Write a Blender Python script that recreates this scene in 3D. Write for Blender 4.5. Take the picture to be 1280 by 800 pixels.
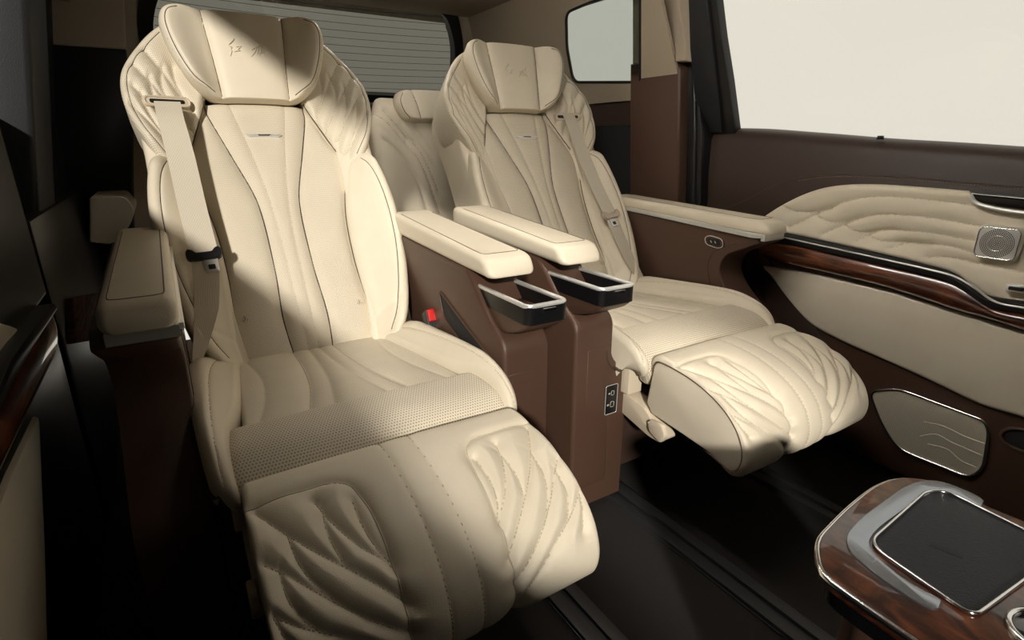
import bpy, bmesh, math
import numpy as np
from mathutils import Vector, Matrix
from mathutils.bvhtree import BVHTree

# ------------------------------------------------------------------ camera, world, sun, exposure
FPX = 684.2; PITCH = math.radians(18.06); YAW = math.radians(31.74); CAMH = 0.75
scene = bpy.context.scene
COL = scene.collection
for o in list(bpy.data.objects): bpy.data.objects.remove(o)

_f = np.array([math.sin(YAW)*math.cos(PITCH), math.cos(YAW)*math.cos(PITCH), -math.sin(PITCH)])
_r = np.array([math.cos(YAW), -math.sin(YAW), 0.0]); _u = np.cross(_r, _f)
RC = np.array([_r, _u, _f]); CAM = np.array([0, 0, CAMH])
cd = bpy.data.cameras.new('camera'); cd.sensor_width = 36; cd.lens = FPX*36/1280; cd.clip_start = 0.01
cam = bpy.data.objects.new('camera', cd); COL.objects.link(cam)
cam.matrix_world = Matrix([[_r[0], _u[0], -_f[0], 0], [_r[1], _u[1], -_f[1], 0], [_r[2], _u[2], -_f[2], CAMH], [0, 0, 0, 1]])
scene.camera = cam

world = bpy.data.worlds.new('world'); scene.world = world; world.use_nodes = True
bg = world.node_tree.nodes['Background']; bg.inputs[0].default_value = (1.0, 0.945, 0.825, 1); bg.inputs[1].default_value = 0.83

SUN = Vector((1.0, 1.75, -0.80)).normalized()
sd = bpy.data.lights.new('sun', 'SUN'); sd.energy = 245; sd.angle = math.radians(3.5); sd.color = (1.0, 0.80, 0.62)
so = bpy.data.objects.new('sun', sd); COL.objects.link(so); so.rotation_euler = SUN.to_track_quat('-Z', 'Y').to_euler()
so.location = (-2, -3, 3)

vs = scene.view_settings; vs.view_transform = 'Standard'; vs.look = 'None'; vs.gamma = 1; vs.use_curve_mapping = False
vs.exposure = 0.0

# ------------------------------------------------------------------ materials
MAT = {}
def newmat(name):
    m = bpy.data.materials.new(name); m.use_nodes = True
    return m, m.node_tree.nodes, m.node_tree.links, m.node_tree.nodes['Principled BSDF']
def math_node(N, L, op, a, b=None, clamp=False):
    n = N.new('ShaderNodeMath'); n.operation = op; n.use_clamp = clamp
    for i, v in enumerate((a, b)):
        if v is None: continue
        if isinstance(v, (int, float)): n.inputs[i].default_value = v
        else: L.new(v, n.inputs[i])
    return n.outputs[0]
def leather(name, col, rough=.42, grain=.25, perf=0.0, var=.06, gscale=900, spec=.4, perf_pitch=.0042):
    m, N, L, B = newmat(name)
    B.inputs['Roughness'].default_value = rough; B.inputs['Specular IOR Level'].default_value = spec
    tc = N.new('ShaderNodeTexCoord')
    n1 = N.new('ShaderNodeTexNoise'); n1.inputs['Scale'].default_value = 14; n1.inputs['Detail'].default_value = 3
    L.new(tc.outputs['Object'], n1.inputs['Vector'])
    mix = N.new('ShaderNodeMix'); mix.data_type = 'RGBA'
    mix.inputs[6].default_value = (*[c*(1-var) for c in col], 1); mix.inputs[7].default_value = (*[min(1, c*(1+var)) for c in col], 1)
    L.new(n1.outputs['Fac'], mix.inputs[0])
    colout = mix.outputs[2]
    vo = N.new('ShaderNodeTexVoronoi'); vo.inputs['Scale'].default_value = gscale
    L.new(tc.outputs['Object'], vo.inputs['Vector'])
    bp = N.new('ShaderNodeBump'); bp.inputs['Strength'].default_value = grain; bp.inputs['Distance'].default_value = .0006
    L.new(vo.outputs['Distance'], bp.inputs['Height'])
    nrm = bp.outputs[0]
    if perf:
        uv = N.new('ShaderNodeUVMap'); uv.uv_map = 'UVMap'
        sp = N.new('ShaderNodeSeparateXYZ'); L.new(uv.outputs[0], sp.inputs[0])
        sx = math_node(N, L, 'MULTIPLY', sp.outputs[0], 1/perf_pitch); sy = math_node(N, L, 'MULTIPLY', sp.outputs[1], 1/perf_pitch)
        row = math_node(N, L, 'FLOOR', sy); odd = math_node(N, L, 'FLOORED_MODULO', row, 2.0)
        sx2 = math_node(N, L, 'ADD', sx, math_node(N, L, 'MULTIPLY', odd, .5))
        fx = math_node(N, L, 'SUBTRACT', math_node(N, L, 'FRACT', sx2), .5); fy = math_node(N, L, 'SUBTRACT', math_node(N, L, 'FRACT', sy), .5)
        d = math_node(N, L, 'SQRT', math_node(N, L, 'ADD', math_node(N, L, 'MULTIPLY', fx, fx), math_node(N, L, 'MULTIPLY', fy, fy)))
        hole = math_node(N, L, 'MULTIPLY', math_node(N, L, 'SUBTRACT', .30, d), 9.0, True)
        m2 = N.new('ShaderNodeMix'); m2.data_type = 'RGBA'
        L.new(math_node(N, L, 'MULTIPLY', hole, perf), m2.inputs[0]); L.new(colout, m2.inputs[6])
        m2.inputs[7].default_value = (col[0]*.22, col[1]*.2, col[2]*.18, 1); colout = m2.outputs[2]
        b2 = N.new('ShaderNodeBump'); b2.inputs['Strength'].default_value = .5; b2.inputs['Distance'].default_value = .001; b2.invert = True
        L.new(hole, b2.inputs['Height']); L.new(nrm, b2.inputs['Normal']); nrm = b2.outputs[0]
    L.new(colout, B.inputs['Base Color']); L.new(nrm, B.inputs['Normal'])
    MAT[name] = m; return m
def plain(name, col, rough=.5, metal=0., spec=.5, coat=0., noise=0., nscale=60., bump=0.):
    m, N, L, B = newmat(name)
    B.inputs['Roughness'].default_value = rough; B.inputs['Metallic'].default_value = metal
    B.inputs['Specular IOR Level'].default_value = spec; B.inputs['Coat Weight'].default_value = coat; B.inputs['Coat Roughness'].default_value = .04
    tc = N.new('ShaderNodeTexCoord'); n1 = N.new('ShaderNodeTexNoise'); n1.inputs['Scale'].default_value = nscale; n1.inputs['Detail'].default_value = 4
    L.new(tc.outputs['Object'], n1.inputs['Vector'])
    mix = N.new('ShaderNodeMix'); mix.data_type = 'RGBA'
    mix.inputs[6].default_value = (*[c*(1-noise) for c in col], 1); mix.inputs[7].default_value = (*[c*(1+noise) for c in col], 1)
    L.new(n1.outputs['Fac'], mix.inputs[0]); L.new(mix.outputs[2], B.inputs['Base Color'])
    if bump:
        b = N.new('ShaderNodeBump'); b.inputs['Strength'].default_value = bump; b.inputs['Distance'].default_value = .001
        L.new(n1.outputs['Fac'], b.inputs['Height']); L.new(b.outputs[0], B.inputs['Normal'])
    MAT[name] = m; return m
CREAM = (.70, .63, .50)
leather('cream', CREAM)
leather('cream_perf', CREAM, perf=.75)
leather('cream_fine', CREAM, perf=.45, perf_pitch=.0034)
leather('cream_soft', (.69, .62, .49), rough=.6, grain=.15)
leather('taupe', (.50, .43, .335), rough=.5)
leather('brown', (.076, .041, .028), rough=.38, grain=.4)
leather('brown_dark', (.040, .024, .018), rough=.42, grain=.4)
leather('charcoal', (.012, .013, .016), rough=.5, grain=.4)
plain('piping', (.055, .038, .028), .6)
plain('thread', (.50, .43, .32), .7)
plain('thread_brown', (.16, .10, .07), .7)
plain('black', (.008, .008, .009), .35)
plain('black_satin', (.006, .006, .007), .3)
plain('black_gloss', (.004, .004, .005), .08, coat=1)
plain('black_matte', (.010, .010, .011), .75)
plain('chrome', (.80, .80, .80), .16, metal=1)
plain('satin', (.74, .74, .72), .30, metal=.55)
plain('satin_sky_tint', (.40, .43, .48), .26, metal=.9)  # bluish tone puts reflected sky light into the metal's colour
plain('belt', (.62, .56, .45), .6, noise=.04, nscale=400, bump=.4)
plain('cream_plastic', (.60, .52, .40), .45)
plain('headliner', (.36, .30, .225), .9, noise=.05, nscale=300, bump=.3)
plain('carpet', (.011, .009, .008), .95, noise=.5, nscale=500, bump=.8)
plain('rail', (.022, .022, .023), .5)
plain('red', (.55, .012, .01), .3)
plain('icon', (.55, .52, .46), .6)
def fill_mat():
    m, N, L, B = newmat('fill_light'); B.inputs['Base Color'].default_value = (.8, .8, .78, 1); B.inputs['Emission Color'].default_value = (1, .93, .82, 1); B.inputs['Emission Strength'].default_value = 3; MAT['fill_light'] = m
fill_mat()  # glowing face of the added fill lights
def belt_weave():
    m = MAT['belt']; N = m.node_tree.nodes; L = m.node_tree.links; B = N['Principled BSDF']
    uv = N.new('ShaderNodeUVMap'); uv.uv_map = 'UVMap'
    w = N.new('ShaderNodeTexWave'); w.inputs['Scale'].default_value = 160; w.inputs['Distortion'].default_value = .5
    L.new(uv.outputs[0], w.inputs['Vector'])
    b = N.new('ShaderNodeBump'); b.inputs['Strength'].default_value = .35; b.inputs['Distance'].default_value = .0008
    L.new(w.outputs['Fac'], b.inputs['Height']); L.new(b.outputs[0], B.inputs['Normal'])
belt_weave()
def wood(name, axis_scale, k_=1.):
    m, N, L, B = newmat(name)
    B.inputs['Roughness'].default_value = .28; B.inputs['Coat Weight'].default_value = 1; B.inputs['Coat Roughness'].default_value = .03
    tc = N.new('ShaderNodeTexCoord'); mp = N.new('ShaderNodeMapping'); mp.inputs['Scale'].default_value = axis_scale
    L.new(tc.outputs['Object'], mp.inputs[0])
    n1 = N.new('ShaderNodeTexNoise'); n1.inputs['Scale'].default_value = 3.0; n1.inputs['Detail'].default_value = 8; n1.inputs['Roughness'].default_value = .62
    n1.inputs['Distortion'].default_value = 1.2
    L.new(mp.outputs[0], n1.inputs['Vector'])
    cr = N.new('ShaderNodeValToRGB'); e = cr.color_ramp.elements
    e[0].position = .32; e[0].color = (.012, .004, .003, 1); e[1].position = .72; e[1].color = (.30, .098, .036, 1)
    k = e.new(.45); k.color = (.050, .014, .008, 1); k = e.new(.56); k.color = (.14, .040, .016, 1)
    for el in e: el.color = (*[c*k_ for c in el.color[:3]], 1)
    L.new(n1.outputs['Fac'], cr.inputs[0]); L.new(cr.outputs[0], B.inputs['Base Color'])
    MAT[name] = m
wood('wood', (6, 2.2, 16))
wood('wood_top', (14, 7, 10), .5)
wood('wood_matte', (6, 2.2, 16), .6); MAT['wood_matte'].node_tree.nodes['Principled BSDF'].inputs['Coat Weight'].default_value = 0; MAT['wood_matte'].node_tree.nodes['Principled BSDF'].inputs['Roughness'].default_value = .8; MAT['wood_matte'].node_tree.nodes['Principled BSDF'].inputs['Specular IOR Level'].default_value = .15
def glass(name, tint, refl=.06):
    m, N, L, B = newmat(name); N.remove(B)
    t = N.new('ShaderNodeBsdfTransparent'); t.inputs[0].default_value = (*tint, 1)
    g = N.new('ShaderNodeBsdfGlossy'); g.inputs['Roughness'].default_value = .02
    mx = N.new('ShaderNodeMixShader'); mx.inputs[0].default_value = refl
    L.new(t.outputs[0], mx.inputs[1]); L.new(g.outputs[0], mx.inputs[2]); L.new(mx.outputs[0], N['Material Output'].inputs[0])
    MAT[name] = m
glass('glass_dark', (.125, .135, .145), .01); glass('glass', (.98, .98, .975), .02); glass('glass_tint', (.72, .75, .74), .02); glass('glass_privacy', (.43, .43, .41), .02)
def grille_mat(name, pitch, base, hole):
    m, N, L, B = newmat(name); B.inputs['Metallic'].default_value = .35; B.inputs['Roughness'].default_value = .4
    uv = N.new('ShaderNodeUVMap'); uv.uv_map = 'UVMap'
    sp = N.new('ShaderNodeSeparateXYZ'); L.new(uv.outputs[0], sp.inputs[0])
    fx = math_node(N, L, 'SUBTRACT', math_node(N, L, 'FRACT', math_node(N, L, 'MULTIPLY', sp.outputs[0], 1/pitch)), .5)
    fy = math_node(N, L, 'SUBTRACT', math_node(N, L, 'FRACT', math_node(N, L, 'MULTIPLY', sp.outputs[1], 1/pitch)), .5)
    d = math_node(N, L, 'SQRT', math_node(N, L, 'ADD', math_node(N, L, 'MULTIPLY', fx, fx), math_node(N, L, 'MULTIPLY', fy, fy)))
    h = math_node(N, L, 'MULTIPLY', math_node(N, L, 'SUBTRACT', .33, d), 8, True)
    mx = N.new('ShaderNodeMix'); mx.data_type = 'RGBA'; L.new(h, mx.inputs[0]); mx.inputs[6].default_value = (*base, 1); mx.inputs[7].default_value = (*hole, 1)
    L.new(mx.outputs[2], B.inputs['Base Color']); MAT[name] = m
grille_mat('grille', .0026, (.80, .74, .60), (.34, .30, .23))
def mat_pad():
    m, N, L, B = newmat('tray_pad'); B.inputs['Base Color'].default_value = (.007, .009, .013, 1); B.inputs['Roughness'].default_value = .45
    tc = N.new('ShaderNodeTexCoord'); mp = N.new('ShaderNodeMapping'); mp.inputs['Rotation'].default_value = (0, 0, .5); L.new(tc.outputs['Object'], mp.inputs[0])
    v = N.new('ShaderNodeTexVoronoi'); v.inputs['Scale'].default_value = 480; L.new(mp.outputs[0], v.inputs['Vector'])
    b = N.new('ShaderNodeBump'); b.inputs['Strength'].default_value = .5; b.inputs['Distance'].default_value = .001
    L.new(v.outputs['Distance'], b.inputs['Height']); L.new(b.outputs[0], B.inputs['Normal']); MAT['tray_pad'] = m
mat_pad()

# ------------------------------------------------------------------ geometry helpers
ORG = {}
XF = [None]          # optional mirror / shift applied to world coordinates
def root(name, loc, label, cat, group=None, kind=None):
    if XF[0]: loc = tuple(XF[0](np.array([loc], float))[0])
    o = bpy.data.objects.new(name, None); o.empty_display_size = .1; COL.objects.link(o); o.location = loc
    tag(o, label, cat, group, kind); ORG[o] = np.array(loc, float); return o
def tag(o, label=None, cat=None, group=None, kind=None):
    if label: o['label'] = label
    if cat: o['category'] = cat
    if group: o['group'] = group
    if kind: o['kind'] = kind
    return o
def mk(name, verts, faces, mat, parent=None, smooth=True, uv=None, sharp=None):
    V = np.asarray(verts, float)
    if XF[0]: V = XF[0](V)
    flip = XF[0] is not None and getattr(XF[0], 'flip', False)
    if parent is not None: base = ORG[parent]
    else: base = np.array([*( (V.min(0)+V.max(0))/2 )[:2], V[:, 2].min()])
    V = V-base
    if flip: faces = [tuple(reversed(f)) for f in faces]
    me = bpy.data.meshes.new(name); me.from_pydata(V.tolist(), [], [tuple(map(int, f)) for f in faces]); me.update()
    if smooth:
        me.polygons.foreach_set('use_smooth', [True]*len(me.polygons))
        if sharp: me.set_sharp_from_angle(angle=math.radians(sharp))
    if uv is not None:
        l = me.uv_layers.new(name='UVMap'); idx = np.zeros(len(me.loops), int); me.loops.foreach_get('vertex_index', idx)
        l.data.foreach_set('uv', np.asarray(uv, float)[idx].ravel())
    me.materials.append(MAT[mat])
    o = bpy.data.objects.new(name, me); COL.objects.link(o)
    if parent is not None: o.parent = parent
    else: o.location = base
    ORG[o] = base
    return o
def bvh_of(o):
    me = o.data; b = ORG[o]
    return BVHTree.FromPolygons([tuple(np.array(v.co)+b) for v in me.vertices], [tuple(p.vertices) for p in me.polygons])
def catmull(P, n=24, closed=False):
    P = np.asarray(P, float); m = len(P)
    if m == 2 and not closed:
        t = np.linspace(0, 1, n)[:, None]; return P[0]*(1-t)+P[1]*t
    out = []
    rng = range(m if closed else m-1)
    for i in rng:
        if closed: p0, p1, p2, p3 = P[i-1], P[i], P[(i+1) % m], P[(i+2) % m]
        else:
            p1, p2 = P[i], P[i+1]; p0 = P[i-1] if i > 0 else 2*p1-p2; p3 = P[i+2] if i+2 < m else 2*p2-p1
        a = np.linalg.norm(p1-p0)**.5+1e-9; b = np.linalg.norm(p2-p1)**.5+1e-9; c = np.linalg.norm(p3-p2)**.5+1e-9
        m1 = (p2-p1)+b*((p1-p0)/a-(p2-p0)/(a+b)); m2 = (p2-p1)+b*((p3-p2)/c-(p3-p1)/(b+c))
        t = np.linspace(0, 1, n, endpoint=False)[:, None]
        out.append((2*t**3-3*t**2+1)*p1+(t**3-2*t**2+t)*m1+(-2*t**3+3*t**2)*p2+(t**3-t**2)*m2)
    if not closed: out.append(P[-1:])
    return np.concatenate(out)
def resample(P, n):
    P = np.asarray(P, float); d = np.r_[0, np.cumsum(np.linalg.norm(np.diff(P, axis=0), axis=1))]
    t = np.linspace(0, d[-1], n) if np.isscalar(n) else np.asarray(n)*d[-1]
    return np.stack([np.interp(t, d, P[:, k]) for k in range(P.shape[1])], 1)
def plen(P): return np.linalg.norm(np.diff(P, axis=0), axis=1).sum()
def rpoly(P, r, k=5):
    P = [np.array(p, float) for p in P]; out = []; m = len(P)
    rr = r if hasattr(r, '__len__') else [r]*m
    for i in range(m):
        a, b, c = P[i-1], P[i], P[(i+1) % m]
        la, lc = np.linalg.norm(a-b), np.linalg.norm(c-b); q = min(rr[i], la*.49, lc*.49)
        if q < 1e-6: out.append(b); continue
        s, e = b+(a-b)/la*q, b+(c-b)/lc*q
        for t in np.linspace(0, 1, k+1): out.append((1-t)**2*s+2*t*(1-t)*b+t*t*e)
    return np.array(out)
def ray(u, v): return RC.T @ np.array([(u-640)/FPX, -(v-400)/FPX, 1.0])

class PlaneFrame:
    def __init__(s, O, e1, e2, N):
        s.O, s.e1, s.e2, s.N = [np.array(a, float) for a in (O, e1, e2, N)]
        s.e1 /= np.linalg.norm(s.e1); s.e2 /= np.linalg.norm(s.e2); s.N /= np.linalg.norm(s.N)
    def map(s, p, q, n=0.):
        p, q, n = np.broadcast_arrays(np.asarray(p, float), q, n)
        return s.O+p[..., None]*s.e1+q[..., None]*s.e2+n[..., None]*s.N
    def px(s, u, v, n=0.):
        d = ray(u, v); O = s.O+n*s.N; t = ((O-CAM)@s.N)/(d@s.N); X = CAM+t*d-s.O
        return (X@s.e1, X@s.e2)
    def pxs(s, pts, n=0.): return [s.px(u, v, n) for u, v in pts]
class ProfileFrame:                     # x across, arc length along a (y, z) profile, height along the profile normal
    def __init__(s, pts, x0, zero=None):
        P = catmull(pts, 30); s.L = np.r_[0, np.cumsum(np.linalg.norm(np.diff(P, axis=0), axis=1))]
        s.P = P; T = np.gradient(P, s.L, axis=0); T /= np.linalg.norm(T, axis=1)[:, None]; s.T = T; s.x0 = x0
    def at(s, q):
        q = np.asarray(q, float); qc = np.clip(q, 0, s.L[-1]); ex = q-qc
        y = np.interp(qc, s.L, s.P[:, 0]); z = np.interp(qc, s.L, s.P[:, 1]); ty = np.interp(qc, s.L, s.T[:, 0]); tz = np.interp(qc, s.L, s.T[:, 1])
        return y+ex*ty, z+ex*tz, -tz, ty
    def map(s, p, q, n=0.):
        p, q, n = np.broadcast_arrays(np.asarray(p, float), q, n)
        y, z, ny, nz = s.at(q); return np.stack([p+s.x0, y+n*ny, z+n*nz], -1)
    def qy(s, y):                        # arc length at a given y (upper, rearward run)
        i = np.argmin(s.P[:, 0]); return float(np.interp(y, s.P[i:, 0], s.L[i:]))
    def qz(s, z): return float(np.interp(z, s.P[:, 1], s.L))
    def px(s, u, v, n=0.):
        d = ray(u, v); q = np.linspace(-.05, s.L[-1]+.05, 1500); y, z, ny, nz = s.at(q); y = y+n*ny; z = z+n*nz
        g = (y-CAM[1])*d[2]-(z-CAM[2])*d[1]; k = np.where(g[:-1]*g[1:] <= 0)[0]
        if len(k) == 0: k = [np.argmin(abs(g[:-1]))]
        best = min(k, key=lambda i: (y[i]-CAM[1])/d[1]); t = (y[best]-CAM[1])/d[1]
        return (CAM[0]+t*d[0]-s.x0, q[best])
    def pxs(s, pts, n=0.): return [s.px(u, v, n) for u, v in pts]

def dist_poly(X, Y, P):
    best = np.full(X.shape, 1e9); P = np.asarray(P)
    for a, b in zip(P[:-1], P[1:]):
        ab = b-a; l = ab@ab+1e-12; t = np.clip(((X-a[0])*ab[0]+(Y-a[1])*ab[1])/l, 0, 1)
        best = np.minimum(best, (X-a[0]-t*ab[0])**2+(Y-a[1]-t*ab[1])**2)
    return np.sqrt(best)
def edge_fn(t, r):
    if r <= 0: return np.ones_like(t)
    return np.sqrt(np.clip(1-(1-np.clip(t/r, 0, 1))**2, 0, 1))
def patch(name, F, Lc, Rc, nu, nv, mat, parent, base=None, edge=(0, 0, 0, 0), H=.01, T=.02, grooves=(), cl=.45, shrink=0., cap=False, smoothc=True):
    A = catmull(Lc, 16) if smoothc else np.asarray(Lc, float); B = catmull(Rc, 16) if smoothc else np.asarray(Rc, float)
    tu = np.linspace(0, 1, nu); tv = np.linspace(0, 1, nv)
    tu = (1-cl)*tu+cl*(.5-.5*np.cos(np.pi*tu)); tv = (1-cl)*tv+cl*(.5-.5*np.cos(np.pi*tv))
    lenA, lenB = plen(A), plen(B); A = resample(A, tv); B = resample(B, tv)
    W = np.linalg.norm(B-A, axis=1)
    X = A[:, None, 0]*(1-tu)+B[:, None, 0]*tu; S = A[:, None, 1]*(1-tu)+B[:, None, 1]*tu
    U = np.broadcast_to(tu, X.shape); Vv = np.broadcast_to(tv[:, None], X.shape); LL = (lenA*(1-U)+lenB*U)
    e = edge_fn(U*W[:, None], edge[0])*edge_fn((1-U)*W[:, None], edge[1])*edge_fn(Vv*LL, edge[2])*edge_fn((1-Vv)*LL, edge[3])
    n = (base(X, S, U, Vv) if base else np.zeros_like(X))+H*(e-1)
    for g in grooves:
        poly, dep, wid = g[:3]; pw = g[3] if len(g) > 3 else 1.0
        dd = np.minimum.reduce([dist_poly(X, S, l) for l in poly]) if isinstance(poly, list) else dist_poly(X, S, poly)
        n = n-dep*np.exp(-(dd/wid)**pw)*e
    V = F.map(X, S, n).reshape(-1, 3); uv = np.stack([X, S], -1).reshape(-1, 2)
    idx = np.arange(nu*nv).reshape(nv, nu)
    q = np.stack([idx[:-1, :-1], idx[:-1, 1:], idx[1:, 1:], idx[1:, :-1]], -1).reshape(-1, 4)
    loop = np.r_[idx[0, :-1], idx[:-1, -1], idx[-1, :0:-1], idx[:0:-1, 0]]
    if T > 0:
        lx, ls, ln = X.ravel()[loop], S.ravel()[loop], n.ravel()[loop]; cx, cs = X.mean(), S.mean()
        k0 = len(V); m = len(loop); rings = []
        for f_, sh in ((.5, shrink*.35), (1., shrink)):
            V = np.r_[V, F.map(lx+(cx-lx)*sh, ls+(cs-ls)*sh, ln-T*f_)]; uv = np.r_[uv, np.stack([lx+T*f_, ls+T*f_], -1)]
        r0, r1, r2 = loop, np.arange(k0, k0+m), np.arange(k0+m, k0+2*m)
        sk = []
        for a, b in ((r0, r1), (r1, r2)): sk.append(np.stack([a, b, np.roll(b, -1), np.roll(a, -1)], -1))
        q = np.r_[q, *sk]
    faces = [tuple(f) for f in q]
    if cap and T > 0: faces.append(tuple(r2[::-1]))
    # orientation
    c = (nv//2)*nu+nu//2; f0 = q[(nv//2)*(nu-1)+nu//2]; a = V[f0]; nn = np.cross(a[1]-a[0], a[2]-a[0])
    out = F.map(X.ravel()[c], S.ravel()[c], 1.)-F.map(X.ravel()[c], S.ravel()[c], 0.)
    if nn@out < 0: faces = [tuple(reversed(f)) for f in faces]
    o = mk(name, V, faces, mat, parent, uv=uv); return o
def slab(name, F, poly, n0, n1, mat, parent=None, bevel=.003, seg=2, smooth=True):
    P = np.asarray(poly, float); bm = bmesh.new()
    vs_ = [bm.verts.new(v) for v in F.map(P[:, 0], P[:, 1], n0)]
    f = bm.faces.new(vs_); ex = bmesh.ops.extrude_face_region(bm, geom=[f])
    nv_ = [g for g in ex['geom'] if isinstance(g, bmesh.types.BMVert)]; top = [g for g in ex['geom'] if isinstance(g, bmesh.types.BMFace)][0]
    bmesh.ops.translate(bm, verts=nv_, vec=Vector((n1-n0)*F.N))
    if bevel > 0: bmesh.ops.bevel(bm, geom=list(top.edges), offset=bevel, segments=seg, profile=.5, affect='EDGES', clamp_overlap=True)
    bmesh.ops.recalc_face_normals(bm, faces=bm.faces[:])
    bm.verts.index_update(); V = np.array([v.co[:] for v in bm.verts]); Fc = [tuple(v.index for v in fc.verts) for fc in bm.faces]; bm.free()
    uv = np.stack([(V-F.O)@F.e1, (V-F.O)@F.e2], -1)
    return mk(name, V, Fc, mat, parent, smooth=smooth, uv=uv, sharp=35 if smooth else None)
def tube(name, P, r, mat, parent=None, sides=6, closed=False, ret=False):
    P = np.asarray(P, float); n = len(P); rr = np.full(n, r) if np.isscalar(r) else np.asarray(r)
    T = np.gradient(P, axis=0) if not closed else np.roll(P, -1, 0)-np.roll(P, 1, 0)
    T /= np.linalg.norm(T, axis=1)[:, None]+1e-12
    up = np.array([0, 0, 1.]) if abs(T[0][2]) < .9 else np.array([1., 0, 0])
    V = []; nrm = np.cross(T[0], up); nrm /= np.linalg.norm(nrm)
    for i in range(n):
        nrm = nrm-T[i]*(nrm@T[i]); nrm /= np.linalg.norm(nrm); bn = np.cross(T[i], nrm)
        for k in range(sides):
            a = 2*math.pi*k/sides; V.append(P[i]+rr[i]*(math.cos(a)*nrm+math.sin(a)*bn))
    Fc = []
    for i in range(n if closed else n-1):
        j = (i+1) % n
        for k in range(sides): Fc.append((i*sides+k, i*sides+(k+1) % sides, j*sides+(k+1) % sides, j*sides+k))
    if not closed: Fc += [tuple(range(sides))[::-1], tuple((n-1)*sides+k for k in range(sides))]
    if ret: return V, Fc
    return mk(name, V, Fc, mat, parent)
def multi_tube(name, polys, r, mat, parent, sides=5):
    V, Fc = [], []
    for i, P in enumerate(polys):
        v, f = tube('', P, r[i] if hasattr(r, '__len__') else r, mat, sides=sides, ret=True); k = len(V); V += v; Fc += [tuple(a+k for a in q) for q in f]
    return tag(mk(name, V, Fc, mat, parent), kind='stuff')
def drape(bvh, P, lift=0.):
    L, Nn = [], []
    for p in P:
        l, nn, i, d = bvh.find_nearest(Vector(p))
        L.append(np.array(l)); Nn.append(np.array(nn))
    L = np.array(L); Nn = np.array(Nn); return L+lift*Nn, Nn
def drape_f(bvh, F, pp, n=0., lift=0.):
    hi = F.map(pp[:, 0], pp[:, 1], n+.09); lo = F.map(pp[:, 0], pp[:, 1], n-.06); L, Nn = [], []
    for a, b in zip(hi, lo):
        d = Vector(b-a); l, nn, i, _ = bvh.ray_cast(Vector(a), d.normalized(), d.length)
        if l is None: continue
        v = np.array(nn); v = v if v@(a-b) > 0 else -v
        L.append(np.array(l)); Nn.append(v)
    if len(L) < 3: return drape(bvh, F.map(pp[:, 0], pp[:, 1], n), lift)
    L = np.array(L); Nn = np.array(Nn); return L+lift*Nn, Nn
def stitches(name, lines, mat, parent, pitch=.0048, length=.0034, w=.0009, h=.0007, sink=.0002):
    V, Fc = [], []
    for P, Nn in lines:
        m = max(2, int(plen(P)/pitch)); Q = resample(np.c_[P, Nn], m*2+1)
        for i in range(m):
            c, nn = Q[2*i+1, :3], Q[2*i+1, 3:]; nn = nn/(np.linalg.norm(nn)+1e-9); t = Q[min(2*i+2, 2*m), :3]-Q[2*i, :3]; l = np.linalg.norm(t)
            if l < 1e-7: continue
            t = t/l; b = np.cross(nn, t); k = len(V)
            for sz in (-sink, h):
                for sx, sy in ((-1, -1), (1, -1), (1, 1), (-1, 1)):
                    f_ = 1 if sz < 0 else .75
                    V.append(c+t*sx*length/2*f_+b*sy*w*f_+nn*sz)
            Fc += [(k+4, k+5, k+6, k+7), (k, k+1, k+5, k+4), (k+1, k+2, k+6, k+5), (k+2, k+3, k+7, k+6), (k+3, k, k+4, k+7)]
    if not V: return None
    return tag(mk(name, V, Fc, mat, parent, smooth=False), kind='stuff')
def stitch_on(name, obj, F, polys, parent, n=0., mat='thread', both=0., lift=0., **kw):
    b = bvh_of_w(obj); L = []
    for p in polys:
        p = resample(np.asarray(p, float), max(8, int(plen(np.asarray(p))/.004)))
        offs = (0.,) if not both else (both, -both)
        t = np.gradient(p, axis=0); t /= np.linalg.norm(t, axis=1)[:, None]+1e-9; nn = np.stack([-t[:, 1], t[:, 0]], 1)
        for o_ in offs:
            pp = p+nn*o_; L.append(drape_f(b, F, pp, n, lift))
    return stitches(name, L, mat, parent, **kw)
def pipe_on(name, obj, F, polys, r, mat, parent, n=0., lift=0.):
    b = bvh_of_w(obj); L = []
    for p in polys:
        p = resample(np.asarray(p, float), max(6, int(plen(np.asarray(p))/.006))); L.append(drape_f(b, F, p, n, lift)[0])
    return [tube(name, P, r, mat, parent, 5) for P in L]
def bvh_of_w(o):
    # bvh in the un-mirrored world coordinates used while building
    sv = XF[0]
    b = ORG[o]; V = np.array([v.co[:] for v in o.data.vertices])+b
    if sv is not None: V = sv.inv(V)
    P = [tuple(p.vertices) for p in o.data.polygons]
    if sv is not None and getattr(sv, 'flip', False): P = [tuple(reversed(p)) for p in P]
    return BVHTree.FromPolygons([tuple(v) for v in V], P)
class Mirror:
    flip = True
    def __init__(s, cx, dy=0.): s.cx, s.dy = cx, dy
    def __call__(s, V): V = np.array(V, float); V[:, 0] = 2*s.cx-V[:, 0]; V[:, 1] += s.dy; return V
    def inv(s, V): V = np.array(V, float); V[:, 0] = 2*s.cx-V[:, 0]; V[:, 1] -= s.dy; return V
def rrect(w, h, r, k=4):
    return rpoly([(-w, -h), (w, -h), (w, h), (-w, h)], r, k)
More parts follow.
